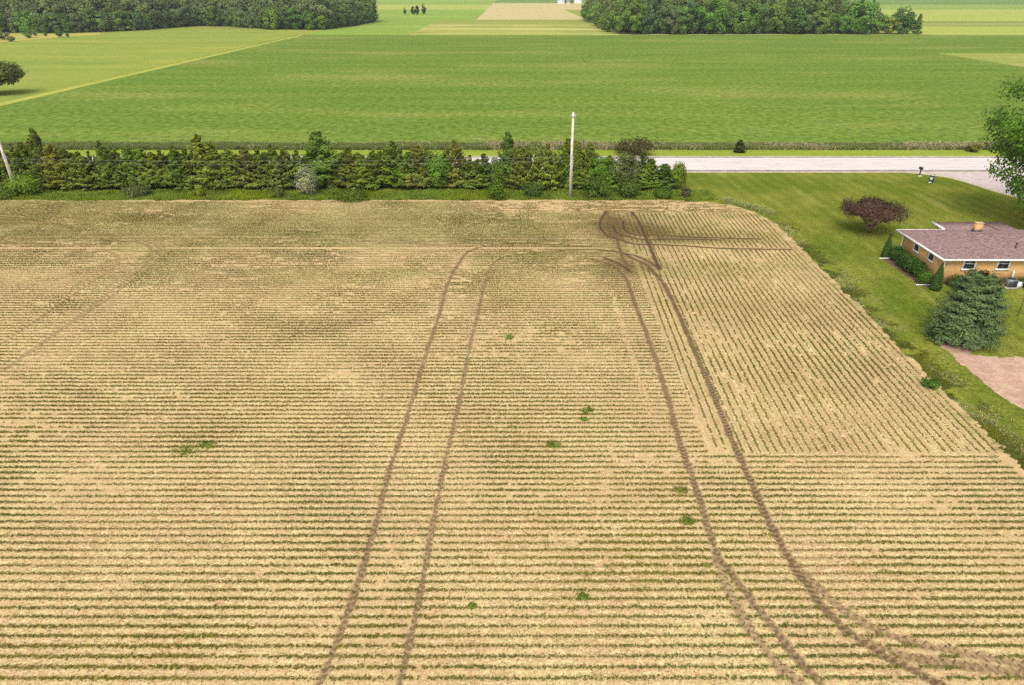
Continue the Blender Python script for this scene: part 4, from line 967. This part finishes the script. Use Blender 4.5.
mb = MB(); mb.box(-.28, -.2, 0, .28, .2, .5); mb.build('box_body', M_TRIM, ub); mb = MB(); mb.tube([(-.45, .5, .3), (-.45, .5, 1.35), (-.45, .62, 1.45)], .05, 8); mb.tube([(-.45, .5, .5), (-.1, .1, .45)], .04, 6); mb.build('pipe', M_TRIM, ub)
mb = MB(); mb.box(-.3, -.22, .5, .3, .22, .54); mb.build('lid', M_TRIM, ub)
pot = thing('flower_pot', 'terracotta flower pot left of the air conditioner', 'flower pot', (45.95, 59.3, -.1))
mb = MB(); mb.tube([(0, 0, 0), (0, 0, .4)], [.17, .25], 12); mb.tube([(0, 0, .4), (0, 0, .47)], .27, 12); mb.build('pot', flat('terracotta', (.38, .17, .09), .85, .2, .15, 6), pot, smooth=False)
c = link('foliage', crown_mesh('foliage', broadleaf_data(.25, .25, .42, .75, 18, 16, .05, .1, 171)), pot); c.color = (.13, .07, .04, 1)
x, y, _ = G(1018, 315); gp = thing('garden_pole', 'thin black garden pole on the back lawn', 'garden pole', (x, y, -.1))
mb = MB(); mb.tube([(0, 0, 0), (0, 0, 1.9)], .028, 8); mb.tube([(0, 0, 1.9), (.1, 0, 2.1), (.28, 0, 2.12), (.36, 0, 1.98)], .018, 6); mb.build('pole', M_BLK, gp)
mb = MB(); mb.tube([(.36, 0, 1.98), (.36, 0, 1.9)], [.01, .10], 8); mb.tube([(.36, 0, 1.9), (.36, 0, 1.62)], .09, 10); mb.build('feeder', M_GREYM, gp)

# ================================================================== STREET THINGS
M_POLE = flat('weathered_wood', (.60, .54, .46), .9, .15, .2, 2.5); M_INS = flat('insulator', (.42, .43, .43), .4, .5, .1, 4)
def upole(px, py, h, lab):
    x, y, _ = G(px, py); r_ = thing('utility_pole', lab, 'utility pole', (x, y, -.1))
    mb = MB(); mb.tube([(0, 0, 0), (0, 0, h*.5), (0, 0, h)], [.185, .165, .14], 12); mb.build('pole', M_POLE, r_, smooth=True)
    mb = MB(); mb.box(-.36, -.28, h-.50, .36, -.19, h-.42); mb.build('crossarm', M_POLE, r_)
    for s_ in (-.28, .28):
        mb = MB(); mb.tube([(s_, -.22, h-.43), (s_, -.22, h-.3), (s_, -.22, h-.2)], [.03, .07, .04], 8); mb.build('insulator', M_INS, r_)
    mb = MB(); mb.tube([(.19, 0, h*.5), (.19, 0, .1)], .025, 6); mb.build('ground_conduit', M_INS, r_)
    mb = MB(); mb.box(-.1, -.1, h, .1, .1, h+.03); mb.build('pole_cap', M_INS, r_)
    return x, y
p2 = upole(570, 197.3, 11.0, 'upright pale wooden utility pole in front of the hedgerow'); p1 = upole(17.5, 196, 11.2, 'pale wooden utility pole at the left end, leaning in view')
M_WIRE = flat('cable', (.26, .26, .25), .5, .3, .05, 3)
for (za, zb, lab) in [(5.0, 5.4, 'upper thin cable strung between the two utility poles'), (4.55, 4.9, 'lower thin cable strung between the two utility poles')]:
    t_ = np.linspace(-1, 1, 61); s_ = (t_+0)/1
    P = np.stack([np.interp(t_, [-1, 0, 1], [2*p1[0]-p2[0], p1[0], p2[0]]), np.interp(t_, [-1, 0, 1], [2*p1[1]-p2[1], p1[1], p2[1]])-.2, np.interp(t_, [-1, 0, 1], [za, za, zb])-.45*4*(np.abs(t_)*(1-np.abs(t_)))], 1)
    mb = MB(); mb.tube(P, .009, 6); tag(mb.build('overhead_cable', M_WIRE), lab, 'cable', 'cables between the poles')
# mailbox
x, y, _ = G(919.3, 176); mbx = thing('mailbox', 'dark roadside mailbox on a dark post by the road', 'mailbox', (x, y, -.1))
mb = MB(); mb.box(-.07, -.07, 0, .07, .07, 1.05); mb.build('post', flat('dark_post', (.045, .05, .06), .8, .2, .2, 5), mbx)
mb = MB(); w_ = .16; prof = [(-w_, 0), (w_, 0), (w_, .2)]+[(w_*math.cos(a), .2+w_*math.sin(a)) for a in np.linspace(.3, 2.84, 7)]+[(-w_, .2)]
n_ = len(prof); V = [(px_, -.25, 1.07+pz) for px_, pz in prof]+[(px_, .4, 1.07+pz) for px_, pz in prof]+[(0, -.25, 1.22), (0, .4, 1.22)]
mb.add(V, [(k, (k+1) % n_, n_+(k+1) % n_, n_+k) for k in range(n_)], [(2*n_, (k+1) % n_, k) for k in range(n_)]+[(2*n_+1, n_+k, n_+(k+1) % n_) for k in range(n_)])
mb.build('box_body', flat('navy_metal', (.018, .024, .035), .4, .5, .1, 5), mbx)
mb = MB(); mb.box(-.14, .402, 1.09, .14, .42, 1.38); mb.build('door', M_GREYM, mbx)
mb = MB(); mb.box(.162, -.05, 1.25, .18, -.01, 1.45); mb.box(.162, -.05, 1.4, .18, .1, 1.48); mb.build('flag', flat('flag_red', (.4, .04, .03), .6, .3, .1, 5), mbx)
mb = MB(); mb.box(-.24, -.24, 0, .20, -.08, .22); mb.box(.08, -.2, .0, .34, .1, .14); mb.build('base_block', flat('base_stone', (.62, .56, .42), .9, .1, .2, 4), mbx)
# yard sign with dark stripes
x, y, _ = G(930.3, 183); ys_ = thing('yard_sign', 'small upright black and white sign standing on the lawn by the road', 'sign', (x, y, -.1))
M_INK = flat('sign_navy', (.03, .04, .055), .6, .2, .1, 4)
mb = MB(); mb.box(-.32, -.02, .08, .36, .02, 1.36); mb.build('board', M_INK, ys_)
mb = MB()
for (x0, z0, x1, z1) in [(-.32, .10, .16, .27), (-.20, .50, .02, .86), (.02, .74, .24, .86), (.02, .50, .18, .60), (-.12, 1.12, .34, 1.26), (-.30, 1.22, -.12, 1.34), (.0, 1.26, .12, 1.34)]: mb.box(x0, -.032, z0, x1, -.021, z1)
mb.build('lettering', M_TRIM, ys_)
mb = MB(); mb.box(-.28, .025, 0, -.24, .055, 1.2); mb.box(.26, .025, 0, .30, .055, 1.2); mb.build('stake', M_GREYM, ys_)

# ================================================================== AIR
HAZE = 0.00012
if HAZE:
    m = bpy.data.materials.new('haze'); m.use_nodes = True; nt = m.node_tree; nt.nodes.clear()
    o_ = nt.nodes.new('ShaderNodeOutputMaterial'); vv = nt.nodes.new('ShaderNodeVolumePrincipled')
    vv.inputs['Color'].default_value = (.92, .96, 1, 1); vv.inputs['Density'].default_value = HAZE; vv.inputs['Anisotropy'].default_value = .2
    nt.links.new(vv.outputs[0], o_.inputs['Volume'])
    mb = MB(); mb.box(-5100, -320, -1.3, 5100, 8100, 29); tag(mb.build('haze', m), kind='stuff')
S.cycles.max_bounces = 6; S.cycles.diffuse_bounces = 3; S.cycles.transmission_bounces = 3; S.cycles.volume_bounces = 0
S.cycles.use_denoising = False
